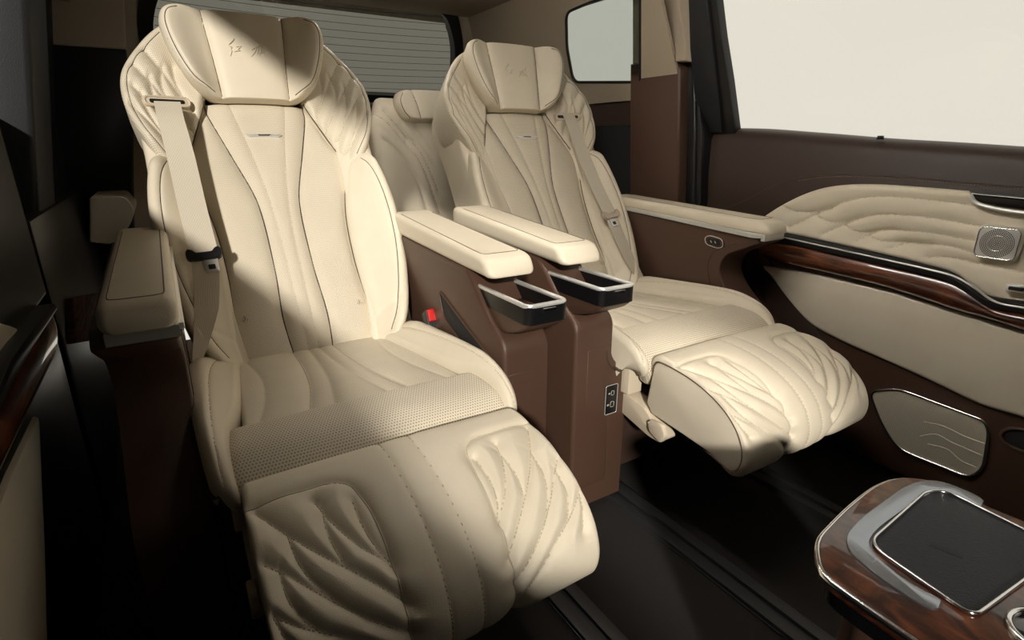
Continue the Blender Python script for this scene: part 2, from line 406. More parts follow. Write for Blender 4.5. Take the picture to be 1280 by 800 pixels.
def loft(name, rings, mat, parent, cap=True, sharp=None):
    V = np.concatenate(rings); m = len(rings[0]); Fc = []
    for i in range(len(rings)-1):
        for k in range(m): Fc.append((i*m+k, i*m+(k+1) % m, (i+1)*m+(k+1) % m, (i+1)*m+k))
    if cap: Fc += [tuple(range(m))[::-1], tuple((len(rings)-1)*m+k for k in range(m))]
    # orientation by signed volume
    c = V.mean(0); vol = 0
    for f in Fc[:len(Fc)-2]: a, b, d = V[f[0]]-c, V[f[1]]-c, V[f[2]]-c; vol += a@np.cross(b, d)
    if vol < 0: Fc = [tuple(reversed(f)) for f in Fc]
    return mk(name, V, Fc, mat, parent, sharp=sharp)
def box(name, x0, x1, y0, y1, z0, z1, mat, parent=None, bevel=.004):
    F = PlaneFrame((0, 0, 0), (1, 0, 0), (0, 1, 0), (0, 0, 1))
    return slab(name, F, [(x0, y0), (x1, y0), (x1, y1), (x0, y1)], z0, z1, mat, parent, bevel)
def copy_tree(o, parent=None, loc=None):
    c = o.copy(); COL.objects.link(c); c.parent = parent
    ORG[c] = ORG[o]
    for ch in [k for k in bpy.data.objects if k.parent == o]: copy_tree(ch, c)
    return c
def ring(F, poly, r, n, name, mat, parent, sides=6):
    P = np.asarray(poly); return tube(name, F.map(P[:, 0], P[:, 1], n), r, mat, parent, sides, closed=True)

CX = 0.567                         # centre line of the cabin
S1X, SDX, SDY = 0.207, 0.72, 0.035  # first seat centre, offset of the second seat
def mir(P): return [(-a, b) for a, b in P]
def sm(t): t = np.clip(t, 0, 1); return t*t*(3-2*t)
# ------------------------------------------------------------------ the cabin shell
RD = PlaneFrame((1.34, 0, 0), (0, 1, 0), (0, 0, 1), (-1, 0, 0))          # inner face of the right door
RU = PlaneFrame((1.345, 0, .765), (0, 1, 0), (-.19, 0, .39), (-.39, 0, -.19))   # right glass and pillars lean inwards
LD = PlaneFrame((-.206, 0, 0), (0, 1, 0), (0, 0, 1), (1, 0, 0))
LU = PlaneFrame((-.211, 0, .765), (0, 1, 0), (.17, 0, 1), (1, 0, -.17))
RR = PlaneFrame((CX, 2.25, .925), (1, 0, 0), (0, -.35, 1), (0, -1, -.35))
def struct(o): o['kind'] = 'structure'; return o
def sroot(name, loc): 
    o = bpy.data.objects.new(name, None); COL.objects.link(o); o.location = loc; o['kind'] = 'structure'; ORG[o] = np.array(loc, float); return o
def ring_slab(name, F, outer, inner, n0, n1, mat, parent=None):
    inner = np.asarray(inner); c = inner.mean(0); x0, x1, y0, y1 = outer; out = []
    for p in inner:
        d = p-c; t = min(((x1-c[0])/d[0] if d[0] > 1e-9 else (x0-c[0])/d[0] if d[0] < -1e-9 else 1e9), ((y1-c[1])/d[1] if d[1] > 1e-9 else (y0-c[1])/d[1] if d[1] < -1e-9 else 1e9))
        out.append(c+d*t)
    # snap nearest samples to the corners
    out = np.array(out)
    for cx in (x0, x1):
        for cy in (y0, y1): i = np.argmin(((out-[cx, cy])**2).sum(1)); out[i] = (cx, cy)
    m = len(inner); V = np.concatenate([F.map(a[:, 0], a[:, 1], n) for a, n in ((out, n1), (inner, n1), (inner, n0), (out, n0))])
    Fc = []
    for r in range(4):
        for k in range(m): a, b = r*m, ((r+1) % 4)*m; Fc.append((a+k, a+(k+1) % m, b+(k+1) % m, b+k))
    bm = bmesh.new(); vv = [bm.verts.new(v) for v in V]
    for f in Fc:
        try: bm.faces.new([vv[i] for i in f])
        except ValueError: pass
    bmesh.ops.recalc_face_normals(bm, faces=bm.faces[:]); bm.verts.index_update(); Fc = [tuple(v.index for v in f.verts) for f in bm.faces]; bm.free()
    return mk(name, V, Fc, mat, parent, smooth=True, sharp=35)
def dense(P, n=120):
    P = np.asarray(P); return resample(np.r_[P, P[:1]], n+1)[:-1]

fl = struct(box('floor', -.34, 1.48, -1.9, 2.42, -.04, 0, 'carpet', None, 0))
# raised carpet strip and mat seam in front of the second seat
struct(ring_slab('ceiling', PlaneFrame((0, 0, 1.215), (1, 0, 0), (0, 1, 0), (0, 0, -1)), (-.115, 1.40, -1.9, 2.3), dense(rpoly([(.3, .0), (.8, .0), (.8, .3), (.3, .3)], .02)), -.03, 0, 'headliner'))
struct(box('trim_1', .29, .81, -.01, .31, 1.215, 1.24, 'headliner', None, 0))
struct(box('trim_16', -.165, -.10, -1.9, 2.3, 1.2455, 1.27, 'headliner', None, 0))  # unseen strip added to seal a light gap over the left window
# right wall
struct(slab('wall_right', RD, [(-1.9, 0), (2.4, 0), (2.4, .90), (1.20, .90), (1.17, .765), (-.70, .70), (-.72, 1.0), (-1.9, 1.0)], -.10, -.03, 'brown_dark', None, 0))
qw = RU.pxs([(707, 16), (735, 4), (800, -16), (800, 103), (716, 103), (708, 60)])
qin = dense(rpoly(qw, [.03, .02, .0, .0, .03, .02]), 100)
struct(ring_slab('trim_2', RU, (1.17, 2.36, .12, .50), qin, -.009, 0, 'headliner'))
w2 = sroot('window_2', RU.map(1.4, .15))
slab('pane', RU, qin, -.006, -.003, 'glass_tint', w2, 0)
ring(RU, qin, .0045, -.001, 'window_seal', 'black', w2, 6)
# dark lower quarter panel below that window
struct(slab('trim_3', RD, [(1.20, .45), (2.36, .45), (2.36, .915), (1.20, .935)], -.03, .035, 'brown_dark', None, .01))
struct(slab('trim_4', RD, rpoly([(1.30, .40), (2.2, .40), (2.2, .72), (1.55, .80), (1.36, .80)], .03), .035, .055, 'black_matte', None, .008))
# C pillar: brown lower cover, beige upper cover, black door seal
PF = PlaneFrame((1.265, 0, 0), (0, 1, 0), (0, 0, 1), (-1, 0, 0))
struct(slab('trim_5', PF, rpoly(PF.pxs([(787, 80), (843, 76), (850, 84), (846, 300), (786, 300)]), [0, .01, .02, 0, 0]), -.06, .0, 'brown', None, .008, 3))
struct(slab('trim_6', PF, PF.pxs([(790, -40), (790, 80), (857, 76), (856, 50), (849, 10), (847, -40)], .012), -.08, .012, 'headliner', None, .006, 3))
SF_ = PlaneFrame((1.30, 0, 0), (0, 1, 0), (0, 0, 1), (-1, 0, 0))
struct(slab('trim_7', SF_, SF_.pxs([(838, -40), (842, 80), (840, 300), (868, 300), (876, 250), (877, 160), (866, 60), (860, -40)]), -.06, .0, 'black', None, .006))
tube_p = SF_.pxs([(858, -30), (866, 60), (868, 160), (866, 280)], .004)
struct(tube('trim_8', SF_.map(*catmull(tube_p, 8).T, .002), .007, 'black', None, 8))
# ------------------------------------------------------------------ right sliding door
d1 = sroot('door_1', RD.map(.6, 0.02))
P = RD.pxs
def D(pts, n=0.): return RD.pxs(pts, n)
slab('door_frame', RU, RU.pxs([(858, -60), (862, 60), (872, 166), (902, 166), (899, 130), (893, 80), (877, -60)], .004), -.02, .004, 'charcoal', d1, .004)
slab('window_frame', RU, RU.pxs([(870, -60), (880, 60), (890, 130), (892, 172), (920, 172), (911, 105), (902, 50), (888, -60)], -.006), -.03, -.006, 'black', d1, .004)
pane = slab('window_pane', RU, [(-.7, -.12), (1.08, -.06), (1.10, .49), (-.7, .49)], -.022, -.019, 'glass', d1, 0)
belt_top = D([(874, 164), (915, 160), (1010, 166), (1095, 173), (1180, 178), (1285, 185)], 0)
y2, z2 = belt_top[-1]; belt_top += [(-.2, .70), (-.7, .67)]
low = [(y, z-.30 if y > .4 else z-.30) for y, z in belt_top]
patch('upper_panel', RD, low, belt_top, 40, 90, 'brown_dark', d1, edge=(0, .035, .01, 0), H=.03, T=.05, base=lambda X, S_, U, V: .010-.018*sm((U-.45)*1.4))
up = [o for o in d1.children if o.name.startswith('upper_panel')][0]
sl = [catmull(D(l), 8) for l in ([(878, 262), (905, 262), (935, 250), (980, 228), (1020, 220), (1060, 218), (1140, 222), (1220, 229), (1290, 234)], [(1000, 226), (1030, 221.5), (1062, 220.5), (1140, 224.5), (1220, 231.5), (1290, 236.5)])]
pipe_on('crease', up, RD, [sl[0]], .0012, 'piping', up, n=.02)
stitch_on('stitching', up, RD, sl, up, n=.02, mat='thread_brown', pitch=.005)
def ext(P, dz=.012, dy=.22): P = list(P); y, z = P[-1]; return P+[(y-dy*.5, z-dz*.7), (y-dy, z-dz)]
# quilted cream insert
ti = D([(948, 279), (985, 255), (1020, 239), (1050, 232), (1090, 230), (1160, 234), (1220, 239), (1290, 246)]); bi = D([(946, 284), (990, 291), (1060, 306), (1110, 317), (1160, 329), (1200, 341), (1240, 368), (1290, 380)])
O6 = np.array([920, 210]); s6 = 1280/360
q6 = [[(200, 165), (260, 190), (330, 195), (400, 182), (480, 150), (560, 132), (640, 127), (760, 133), (1060, 165)], [(230, 262), (290, 235), (360, 200), (420, 180)],
      [(355, 215), (410, 238), (470, 240), (540, 222), (620, 207), (720, 207), (860, 222), (1110, 262)], [(380, 295), (440, 265), (500, 242), (560, 218)],
      [(480, 260), (540, 284), (600, 284), (660, 275), (760, 278), (880, 292), (1070, 325)], [(525, 325), (590, 295), (650, 278), (700, 274)],
      [(590, 308), (640, 325), (720, 328), (800, 336), (900, 340), (1065, 380)], [(680, 358), (740, 338), (800, 334), (860, 338)], [(850, 398), (930, 395), (1010, 408), (1100, 430), (1290, 468)]]
q6 = [catmull(D([tuple(O6+np.array(p)/s6) for p in l], .028), 8) for l in q6]
q6 = [np.array(list(l)+ext(l[-1:], .008, .2)[1:]) if l[-1][0] < .36 else l for l in q6]
ins = patch('quilted_insert', RD, ext(bi), ext(ti), 110, 240, 'cream_soft', d1, edge=(.01, .014, .01, 0), H=.012, T=.03, grooves=[(l, .0065, .011, 1.0) for l in q6], base=lambda X, S_, U, V: .030+0*X)
stitch_on('stitching', ins, RD, q6, ins, n=.03, both=.0012, pitch=.0052, length=.0034, w=.0007)
# black ledge, chrome strip, wood band
lt = D([(942, 280), (990, 290), (1060, 305), (1110, 316), (1160, 328), (1200, 339), (1222, 353), (1242, 366), (1290, 374)]); lb = D([(950, 300), (990, 303), (1060, 318), (1110, 329), (1160, 340), (1195, 350), (1220, 365), (1245, 381), (1290, 390)])
patch('ledge', RD, ext(lb), ext(lt), 14, 150, 'black_matte', d1, edge=(.006, .008, .01, 0), H=.012, T=.05, base=lambda X, S_, U, V: .040+.01*U)
cs = catmull(D([(955, 291.5), (990, 299), (1060, 314.5), (1110, 325.5), (1160, 337), (1193, 346), (1218, 360), (1243, 377), (1290, 387)], .048), 10); cs = np.array(list(cs)+ext(cs[-1:])[1:])
tube('chrome_strip', RD.map(cs[:, 0], cs[:, 1], .046), .0024, 'satin', d1, 8)
wt = D([(948, 296), (990, 302), (1060, 317), (1110, 328), (1160, 339), (1195, 349), (1220, 363), (1245, 380), (1290, 390)], .03); wb = D([(950, 322), (975, 329), (1060, 349), (1110, 362), (1160, 378), (1195, 390), (1220, 397), (1245, 404), (1290, 418)], .03)
patch('wood_trim', RD, ext(wb), ext(wt), 30, 150, 'wood', d1, edge=(.012, .012, .012, 0), H=.02, T=.05, base=lambda X, S_, U, V: .030+.012*np.sin(U*math.pi))
# lower cream panel with brown surround
wl = catmull(D([(945, 318), (975, 330), (1060, 350), (1110, 363), (1160, 379), (1195, 391), (1245, 405), (1292, 419)]), 6)
ct = D([(957, 331), (975, 333), (1060, 350), (1110, 362), (1160, 377), (1195, 388), (1245, 402), (1292, 416)]); cb = D([(962, 336), (990, 375), (1018, 405), (1060, 428), (1110, 450), (1170, 477), (1230, 505), (1292, 524)])
patch('lower_panel', RD, ext(cb), ext(ct), 40, 150, 'cream_soft', d1, edge=(.01, .004, .01, 0), H=.010, T=.03, base=lambda X, S_, U, V: .016+.006*np.sin(U*math.pi))
slab('panel_surround', RD, D([(942, 310), (955, 322), (978, 327), (1060, 345), (1200, 385), (1292, 410)])+[(.0, .36), (.0, .02), (.60, .02)]+D([(985, 470), (938, 345)]), -.03, .006, 'brown', d1, .005)
slab('door_edge', RD, rpoly(D([(935, 300), (962, 300), (966, 330), (992, 372), (1022, 405), (1040, 440), (1010, 440), (960, 380), (935, 340)]), .02), -.03, .012, 'brown_dark', d1, .004)
# speaker grille low on the door
gp = rpoly(D([(1087, 489), (1124, 486), (1231, 526), (1236, 540), (1229, 586), (1212, 597), (1122, 561), (1100, 525)], .012), [.02, .02, .012, .012, .03, .03, .03, .03])
gr = slab('speaker_grille', RD, gp, -.01, .012, 'grille', d1, .003)
GP = dense(gp, 110); gc = GP.mean(0)
ring(RD, GP, .0032, .0125, 'grille_rim', 'chrome', gr, 8)
for k, wv in enumerate(([(1150, 545), (1170, 543), (1190, 553), (1229, 570)], [(1160, 555), (1185, 562), (1200, 575), (1222, 585)], [(1155, 527), (1180, 533), (1205, 545), (1232, 555)])):
    c_ = catmull(D(wv, .012), 8); tube('grille_wave', RD.map(c_[:, 0], c_[:, 1], .0115), .0011, 'grille', gr, 6)
# drink holder hollow ahead of the speaker
hc = D([(1282, 550)], 0)[0]
hp_ = np.array([(hc[0]+.034*math.cos(a), hc[1]+.022*math.sin(a)) for a in np.linspace(0, 2*math.pi, 30, endpoint=False)])
cup = slab('cup_holder', RD, hp_, -.01, .0065, 'black_matte', d1, .0005); ring(RD, hp_, .004, .0075, 'cup_holder_rim', 'brown', cup, 8)
# tweeter
tc_ = np.array(D([(1252, 303)], .02)[0])
tw = slab('tweeter', RD, rpoly([tc_+np.array(a) for a in ((-.034, -.031), (.034, -.031), (.034, .031), (-.034, .031))], .013, 6), .0, .042, 'satin', d1, .004, 3)
ring(RD, np.array(rpoly([tc_+np.array(a) for a in ((-.031, -.028), (.031, -.028), (.031, .028), (-.031, .028))], .011, 6)), .0016, .042, 'tweeter_rim', 'chrome', tw)
V, Fc = [], []
for r_, m_ in [(0, 1)]+[(.0028*i, int(6*i)) for i in range(1, 10)]:
    for k in range(m_):
        a = 2*math.pi*k/max(1, m_); c = RD.map(tc_[0]+r_*math.cos(a), tc_[1]+r_*math.sin(a), .0424); k0 = len(V); rr_ = .0011
        V += [c+np.array([-.0003, rr_*math.cos(b), rr_*math.sin(b)]) for b in np.linspace(0, 2*math.pi, 6, endpoint=False)]; Fc.append(tuple(range(k0, k0+6)))
tag(mk('tweeter_holes', V, Fc, 'black', tw, smooth=False), kind='stuff')
ring(RD, np.array([tc_+.014*np.array([math.cos(a), math.sin(a)]) for a in np.linspace(0, 6.28318, 40, endpoint=False)]), .0008, .0424, 'tweeter_ring', 'chrome', tw)
# inner door handle
hl = D([(1216, 241), (1222, 251), (1245, 259), (1292, 266)], .03); hu = D([(1214, 238), (1225, 240), (1250, 242), (1292, 246)], .03)
hd_ = patch('door_handle', RD, hl, hu, 14, 40, 'black_gloss', d1, edge=(.004, .004, .004, 0), H=.006, T=.03, base=lambda X, S_, U, V: .044+0*X)
hh = catmull(D([(1217, 243), (1224, 253), (1247, 260), (1292, 267)], .03), 8); tube('handle_edge', RD.map(hh[:, 0], hh[:, 1], .043), .004, 'satin', hd_, 8)
# window switch plate
sc = np.array(D([(1272, 359)], .03)[0])
sw = slab('window_switch', RD, rpoly([sc+np.array(a) for a in ((-.022, -.006), (.014, -.008), (.014, .006), (-.022, .008))], .003), .0, .046, 'satin', d1, .002)
slab('switch_key', RD, rpoly([sc+np.array(a) for a in ((-.014, -.003), (.008, -.004), (.008, .003), (-.014, .004))], .002), .046, .049, 'black', sw, .001)
# sill button
sb_ = RD.px(1097, 172); tube('lock_button', [(1.352, sb_[0], sb_[1]-.004), (1.352, sb_[0], sb_[1]+.004)], [.008, .006], 'black', d1, 10)
# ------------------------------------------------------------------ rear wall, tailgate glass
gi = rpoly([(-.53, .0), (.53, .0), (.515, .20), (.46, .315), (-.46, .315), (-.515, .20)], [.01, .01, .05, .05, .05, .05], 6)
gi = dense(gi, 120)
w3 = sroot('window_3', RR.map(0, 0))
slab('pane', RR, gi*[1.02, 1.03], -.034, -.030, 'glass_privacy', w3, 0)
go = gi.copy(); gm = np.array([0, .13]); go = gm+(gi-gm)*[1.075, 1.22]
m_ = len(gi)
V = np.concatenate([RR.map(a[:, 0], a[:, 1], n) for a, n in ((go, .002), (gi, .006), (gi, -.04), (go, -.04))]); Fc = []
for r in range(4):
    for k in range(m_): a, b = r*m_, ((r+1) % 4)*m_; Fc.append((a+k, a+(k+1) % m_, b+(k+1) % m_, b+k))
mk('window_frame', V, Fc, 'black', w3, sharp=35)
for i in range(12):
    q = .020+i*.0245; hw = np.interp(q, [0, .2, .315], [.525, .508, .45]); xs = np.linspace(-hw, hw, 24)
    tube('heating_wire', RR.map(xs, q-.012*(1-(xs/.53)**2)+.006, -.0285), .0007, 'black', w3, 4)
struct(ring_slab('wall_back', RR, (-.95, .95, -.95, .38), go, -.05, -.002, 'headliner'))
struct(box('trim_9', CX-.6, CX+.6, 2.10, 2.24, .80, .885, 'black', None, .02))
# small coat hook cover on the rear right pillar
hk = root('coat_hook', RU.map(2.05, .24), 'small beige coat hook on the rear pillar above the right headrest', 'hook')
slab('hook_plate', RU, rpoly([(2.00, .20), (2.09, .20), (2.09, .29), (2.00, .29)], .012), -.001, .006, 'headliner', hk, .003)
slab('hook_flap', RU, rpoly([(1.985, .19), (2.005, .19), (2.005, .26), (1.985, .26)], .008), .0, .018, 'black', hk, .003)
# ------------------------------------------------------------------ left wall and left door
struct(slab('wall_left', LD, [(-1.9, 0), (2.4, 0), (2.4, .79), (1.1, .79), (.39, .74), (-.75, .66), (-1.9, .60)], -.10, -.03, 'black', None, 0))
struct(slab('trim_10', LU, [(1.41, -.30), (1.62, -.30), (1.60, .492), (1.39, .492)], -.05, .02, 'charcoal', None, .012, 3))
struct(slab('trim_11', LU, [(1.40, .36), (2.3, .36), (2.3, .49), (1.40, .49)], -.05, .015, 'headliner', None, .01))
RC_ = PlaneFrame((0, 2.12, 0), (1, 0, 0), (0, 0, 1), (0, -1, 0))
struct(slab('trim_12', RC_, RC_.pxs([(60, -60), (152, -60), (158, 62), (60, 56)]), -.02, .0, 'headliner', None, .006, 3))
struct(slab('trim_13', RC_, RC_.pxs([(60, 56), (158, 62), (166, 120), (170, 420), (60, 420)]), -.02, .008, 'black', None, .006, 3))
struct(slab('trim_17', LU, [(1.5, -.05), (2.36, -.05), (2.36, .492), (1.5, .492)], -.06, -.03, 'charcoal', None, 0))
w4 = sroot('window_4', LU.map(.3, 0)); slab('pane', LU, [(-1.9, -.22), (1.41, -.15), (1.41, .495), (-1.9, .495)], -.034, -.030, 'glass_dark', w4, 0)  # tint made up so this side stays dark while the strong sun enters
d2 = sroot('door_2', LD.map(.6, .02))
slab('upper_panel', LD, [(-.6, .50), (1.18, .50), (1.17, .78), (.39, .735), (-.6, .665)], -.03, .008, 'black', d2, .012, 3)
wlp = LD.pxs([(-30, 548), (0, 488), (30, 436), (62, 386)], .02); wlb = LD.pxs([(-30, 660), (0, 592), (34, 520), (66, 452)], .02)
patch('wood_trim', LD, wlb, wlp, 24, 50, 'wood', d2, edge=(.012, .012, .006, 0), H=.016, T=.05, base=lambda X, S_, U, V: .02+.008*np.sin(U*math.pi))
slab('ledge', LD, LD.pxs([(-30, 520), (0, 452), (20, 425), (60, 380), (64, 388), (30, 438), (0, 490), (-30, 550)], .02), -.02, .03, 'black', d2, .006)
slab('quilted_insert', LD, LD.pxs([(-30, 400), (0, 408), (14, 414), (4, 436), (-30, 500)], 0), -.02, .012, 'cream_soft', d2, .006)
slab('lower_panel', LD, LD.pxs([(-30, 664), (0, 594), (36, 522), (42, 690), (44, 830), (-30, 900)], 0), -.02, .012, 'cream_soft', d2, .006)
slab('panel_surround', LD, [(-.5, .03), (1.16, .03), (1.18, .47), (1.1, .50), (-.5, .50)], -.03, .004, 'black', d2, .004)
# left third-row side trim with its wood strip
struct(slab('trim_14', LD, [(1.25, .0), (2.36, .0), (2.36, .62), (1.25, .62)], -.03, .0, 'black', None, .01))
struct(slab('trim_15', LD, LD.pxs([(90, 373), (124, 366), (124, 424), (94, 429)], .01), 0, .012, 'wood_matte', None, .003))
# unseen bulkhead added behind the camera to block sun from the front
struct(box('wall_sun_block', -.34, 1.48, -1.95, -1.9, 0, 1.27, 'brown_dark', None, 0))
struct(slab('trim_18', RU, [(-1.9, .0), (-.68, .0), (-.68, .50), (-1.9, .50)], -.03, .0, 'headliner', None, 0))  # unseen infill added to shut out sky light ahead of the right window
# ------------------------------------------------------------------ the two reclined seats
def mir(P): return [(-a, b) for a, b in P]
def sm(t): t = np.clip(t, 0, 1); return t*t*(3-2*t)
def zq(F, P): return [(x, F.qz(z)) for x, z in P]
BACK = ProfileFrame([(1.391+(z-.755)*.68, z) for z in (.29, .45, .6, .755, .9, 1.02)], S1X)
HEAD = ProfileFrame([(1.474+(z-1.011)*.30, z) for z in (.80, .88, .95, 1.05)], S1X)
CUSH = ProfileFrame([(.69, .285), (.664, .30), (.655, .325), (.665, .350), (.692, .368), (.74, .375), (.82, .371), (.92, .362), (1.02, .353), (1.16, .342)], S1X)
LEG = ProfileFrame([(.52, .222), (.485, .212), (.452, .207), (.432, .220), (.424, .252), (.435, .290), (.460, .320), (.50, .344), (.55, .360), (.61, .367), (.640, .364), (.655, .348), (.658, .325)], S1X)

def build_seat():
    S = root('captain_seat', (S1X, .95, 0), 'cream leather reclining captain seat nearest the camera, beside the dark left door', 'car seat', 'captain seats of the second row')
    # ---------------- backrest
    top = .832
    sA = zq(BACK, [(.103, .835), (.102, .81), (.076, .728), (.046, .64), (.040, .60), (.039, .49), (.044, .403), (.038, .33)])
    sT = zq(BACK, [(.058, .835), (.057, .82), (.037, .732), (.017, .612), (.012, .426), (.010, .33)])
    inn = [(.126, .315), (.130, .345), (.133, .40), (.128, .50), (.135, .59), (.152, .655), (.163, .692), (.134, .76), (.106, .823), (.104, top)]
    A = catmull(sA, 10); Tt = catmull(sT, 10)
    outr = zq(BACK, [(x+.022, z) for x, z in inn])
    gro = [(A, .014, .015, 1.0), (A*[-1, 1], .014, .015, 1.0), (Tt, .004, .008), (Tt*[-1, 1], .004, .008)]
    bi = catmull(zq(BACK, inn), 8)
    gro += [(bi, .012, .013), (bi*[-1, 1], .012, .013)]
    lowseam = np.array(zq(BACK, [(-.17, .338), (.17, .338)])); gro.append((lowseam, .006, .008))
    back = patch('backrest', BACK, mir(outr), outr, 150, 200, 'cream_fine', S, edge=(.01, .01, .02, .03), H=.02, T=.05, grooves=gro,
                 base=lambda X, Sq, U, V: .006+.006*np.cos(np.clip(X/.14, -1, 1)*math.pi/2))
    b_ = bvh_of_w(back)
    stitch_on('stitching', back, BACK, [Tt, Tt*[-1, 1]], back, n=.01, pitch=.0042, length=.0028, w=.0007)
    pipe_on('piping', back, BACK, [A, A*[-1, 1]], .0013, 'piping', back, n=.008)
    for sg in (1, -1):
        bl = resample(bi[6:], 60)*[sg, 1]; tube('piping', BACK.map(bl[:, 0], bl[:, 1], .003), .0014, 'piping', back, 5)
    # shell behind everything, seen as the dark neck gap
    ol = zq(BACK, [(.13, .30), (.165, .36), (.20, .46), (.215, .6), (.215, .70), (.222, .8), (.20, .87), (.13, .945), (.08, .955)])
    patch('backrest_shell', BACK, mir(ol), ol, 30, 60, 'brown_dark', back, edge=(.03, .03, .02, .03), H=.03, T=.07, base=lambda X, Sq, U, V: -.035+0*X, shrink=.1, cap=True)
    for sg in (1, -1):
        f = (lambda P: P) if sg > 0 else mir
        so_ = zq(BACK, [(.160, .32), (.192, .37), (.219, .45), (.231, .53), (.233, .61), (.231, .68), (.231, .74), (.236, .80), (.230, .86), (.200, .905), (.155, .945)])
        si_ = zq(BACK, [(.12, .32), (.13, .40), (.14, .55), (.15, .7), (.15, .8), (.12, .92)])
        patch('backrest_side', BACK, f(si_), f(so_), 24, 80, 'cream', back, edge=(0, .03, .01, .01), H=.02, T=.12, shrink=.04, base=lambda X, Sq, U, V: .012+.02*sm(U))
        # lower bolster
        bin_ = zq(BACK, [(.124, .325), (.130, .36), (.131, .40), (.128, .50), (.135, .59), (.152, .655), (.166, .693), (.186, .712)])
        bout = zq(BACK, [(.165, .328), (.198, .365), (.224, .44), (.238, .52), (.240, .60), (.232, .66), (.219, .70), (.204, .716)])
        pip = [(x-.017-.004*max(0, (z-.33)), BACK.qz(z)) for x, z in [(.174, .345), (.196, .38), (.220, .45), (.234, .52), (.237, .60), (.228, .66), (.213, .695)]]
        pip = catmull(pip, 8)
        diag = np.array(zq(BACK, [(.135, .375), (.21, .41)]))
        bo = patch('side_bolster', BACK, f(bin_), f(bout), 60, 120, 'cream', back, edge=((.014, .030, .02, .02) if True else 0), H=.018, T=.115, shrink=.06,
                   grooves=[(pip*[sg, 1], .0035, .004), (diag*[sg, 1], .003, .006)],
                   base=lambda X, Sq, U, V: .016+.045*sm(U*1.05)*sm((1-V)*6+.35))
        pipe_on('piping', bo, BACK, [pip*[sg, 1]], .0009, 'piping', bo, n=.05)
        # quilted shoulder wing
        win = zq(BACK, [(.164, .690), (.136, .757), (.106, .823), (.092, .88), (.088, .93), (.09, .962)])
        wout = zq(BACK, [(.172, .688), (.205, .703), (.230, .742), (.248, .795), (.246, .85), (.220, .896), (.172, .948), (.13, .972)])
        O = np.array([360, 60]);
        QA = [[(310, 110), (255, 215), (215, 325), (165, 440)], [(392, 200), (325, 310), (282, 400), (232, 520)], [(445, 305), (395, 390), (350, 480), (296, 620)], [(495, 395), (440, 505), (380, 650)]]
        QB = [[(205, 150), (222, 230), (205, 335)], [(262, 170), (300, 250), (306, 300), (290, 370)], [(350, 240), (368, 330), (368, 380), (350, 470)], [(425, 330), (432, 420), (425, 480), (395, 580)]]
        ql = [catmull(BACK.pxs([tuple(O+np.array(p)/5) for p in l], .042), 8)*[sg, 1] for l in QA+QB]
        wpip = catmull(zq(BACK, [(.190, .707), (.219, .745), (.236, .797), (.234, .847), (.209, .889), (.163, .938)]), 8)*[sg, 1]
        wg = patch('shoulder_wing', BACK, f(win), f(wout), 90, 130, 'cream_fine', back, edge=(.012, .024, .006, .02), H=.02, T=.105, shrink=.08,
                   grooves=[(ql, .0120, .0100, 1.0)]+[(wpip, .003, .004)],
                   base=lambda X, Sq, U, V: .018+.042*sm(U)*sm(V*4+.1))
        stitch_on('stitching', wg, BACK, ql, wg, n=.045, pitch=.0046, length=.003, w=.0008)
        pipe_on('piping', wg, BACK, [wpip], .0008, 'piping', wg, n=.05)
    # badge
    BF = PlaneFrame(BACK.map(0, BACK.qz(.755)), (1, 0, 0), (0, .68, 1), (0, -1, .68))
    bd = slab('badge', BF, rpoly([(-.038, .0035), (-.030, -.0038), (.030, -.0038), (.038, .0035), (.022, .0022), (.014, .0038), (-.014, .0038), (-.022, .0022)], .003), .006, .0145, 'satin', back, .0015)
    slab('badge_bar', BF, rpoly([(-.013, .0018), (-.012, -.002), (.012, -.002), (.013, .0018)], .001), .0145, .0155, 'chrome', bd, .0004)
    # woven round emblems low on the backrest
    for x in (-.122, .122):
        z = .414; p0 = BACK.map(x*.97, BACK.qz(z), .02)[None]; c, nn = drape(b_, p0)
        EF = PlaneFrame(c[0], (1, 0, 0), np.cross(nn[0], (1, 0, 0)), nn[0])
        em = slab('emblem_button', EF, [(.0092*math.cos(a), .0092*math.sin(a)) for a in np.linspace(0, 2*math.pi, 24, endpoint=False)], -.002, .0012, 'cream_plastic', back, .0008)
        multi_tube('emblem_mark', [EF.map(*np.array(p).T*.001, .0014) for p in ([(-3, 1), (-1, 3), (0, 1), (3, 2)], [(-1, 4), (0, 6)], [(0, 2), (1, -1), (-2, -1)], [(-5, -2), (-3, -5), (0, -6)], [(5, -2), (3, -5)], [(-2, -3), (2, -3)])], .0005, 'piping', em)
    # ---------------- headrest
    ho = zq(HEAD, [(.070, .834), (.098, .840), (.126, .862), (.148, .905), (.160, .945), (.163, .975), (.155, .998), (.135, 1.012), (.105, 1.019)])
    sh = catmull(zq(HEAD, [(.069, .836), (.070, .86), (.075, .93), (.080, .985), (.082, 1.015)]), 10)
    hp = catmull(zq(HEAD, [(.082, .846), (.115, .866), (.136, .905), (.148, .945), (.151, .975), (.144, .994), (.125, 1.006)]), 8)
    def hb(X, Sq, U, V):
        xs = np.interp(Sq, sh[:, 1], sh[:, 0]); xo = np.interp(V, [0, .3, .6, 1], [.075, .12, .15, .165])
        a = np.abs(X); t = np.clip((a-xs)/(xo-xs+1e-6), 0, 1)
        return .012+.008*np.cos(np.clip(a/.09, 0, 1)*math.pi/2)*np.cos((V-.45)*2.2)+.036*sm(t)*sm(V*3.2)
    hd = patch('headrest', HEAD, mir(ho), ho, 150, 110, 'cream', S, base=hb, edge=(.022, .022, .022, .03), H=.026, T=.075, shrink=.16, cap=True,
               grooves=[(sh, .009, .006), (sh*[-1, 1], .009, .006), (hp, .0025, .003), (hp*[-1, 1], .0025, .003)])
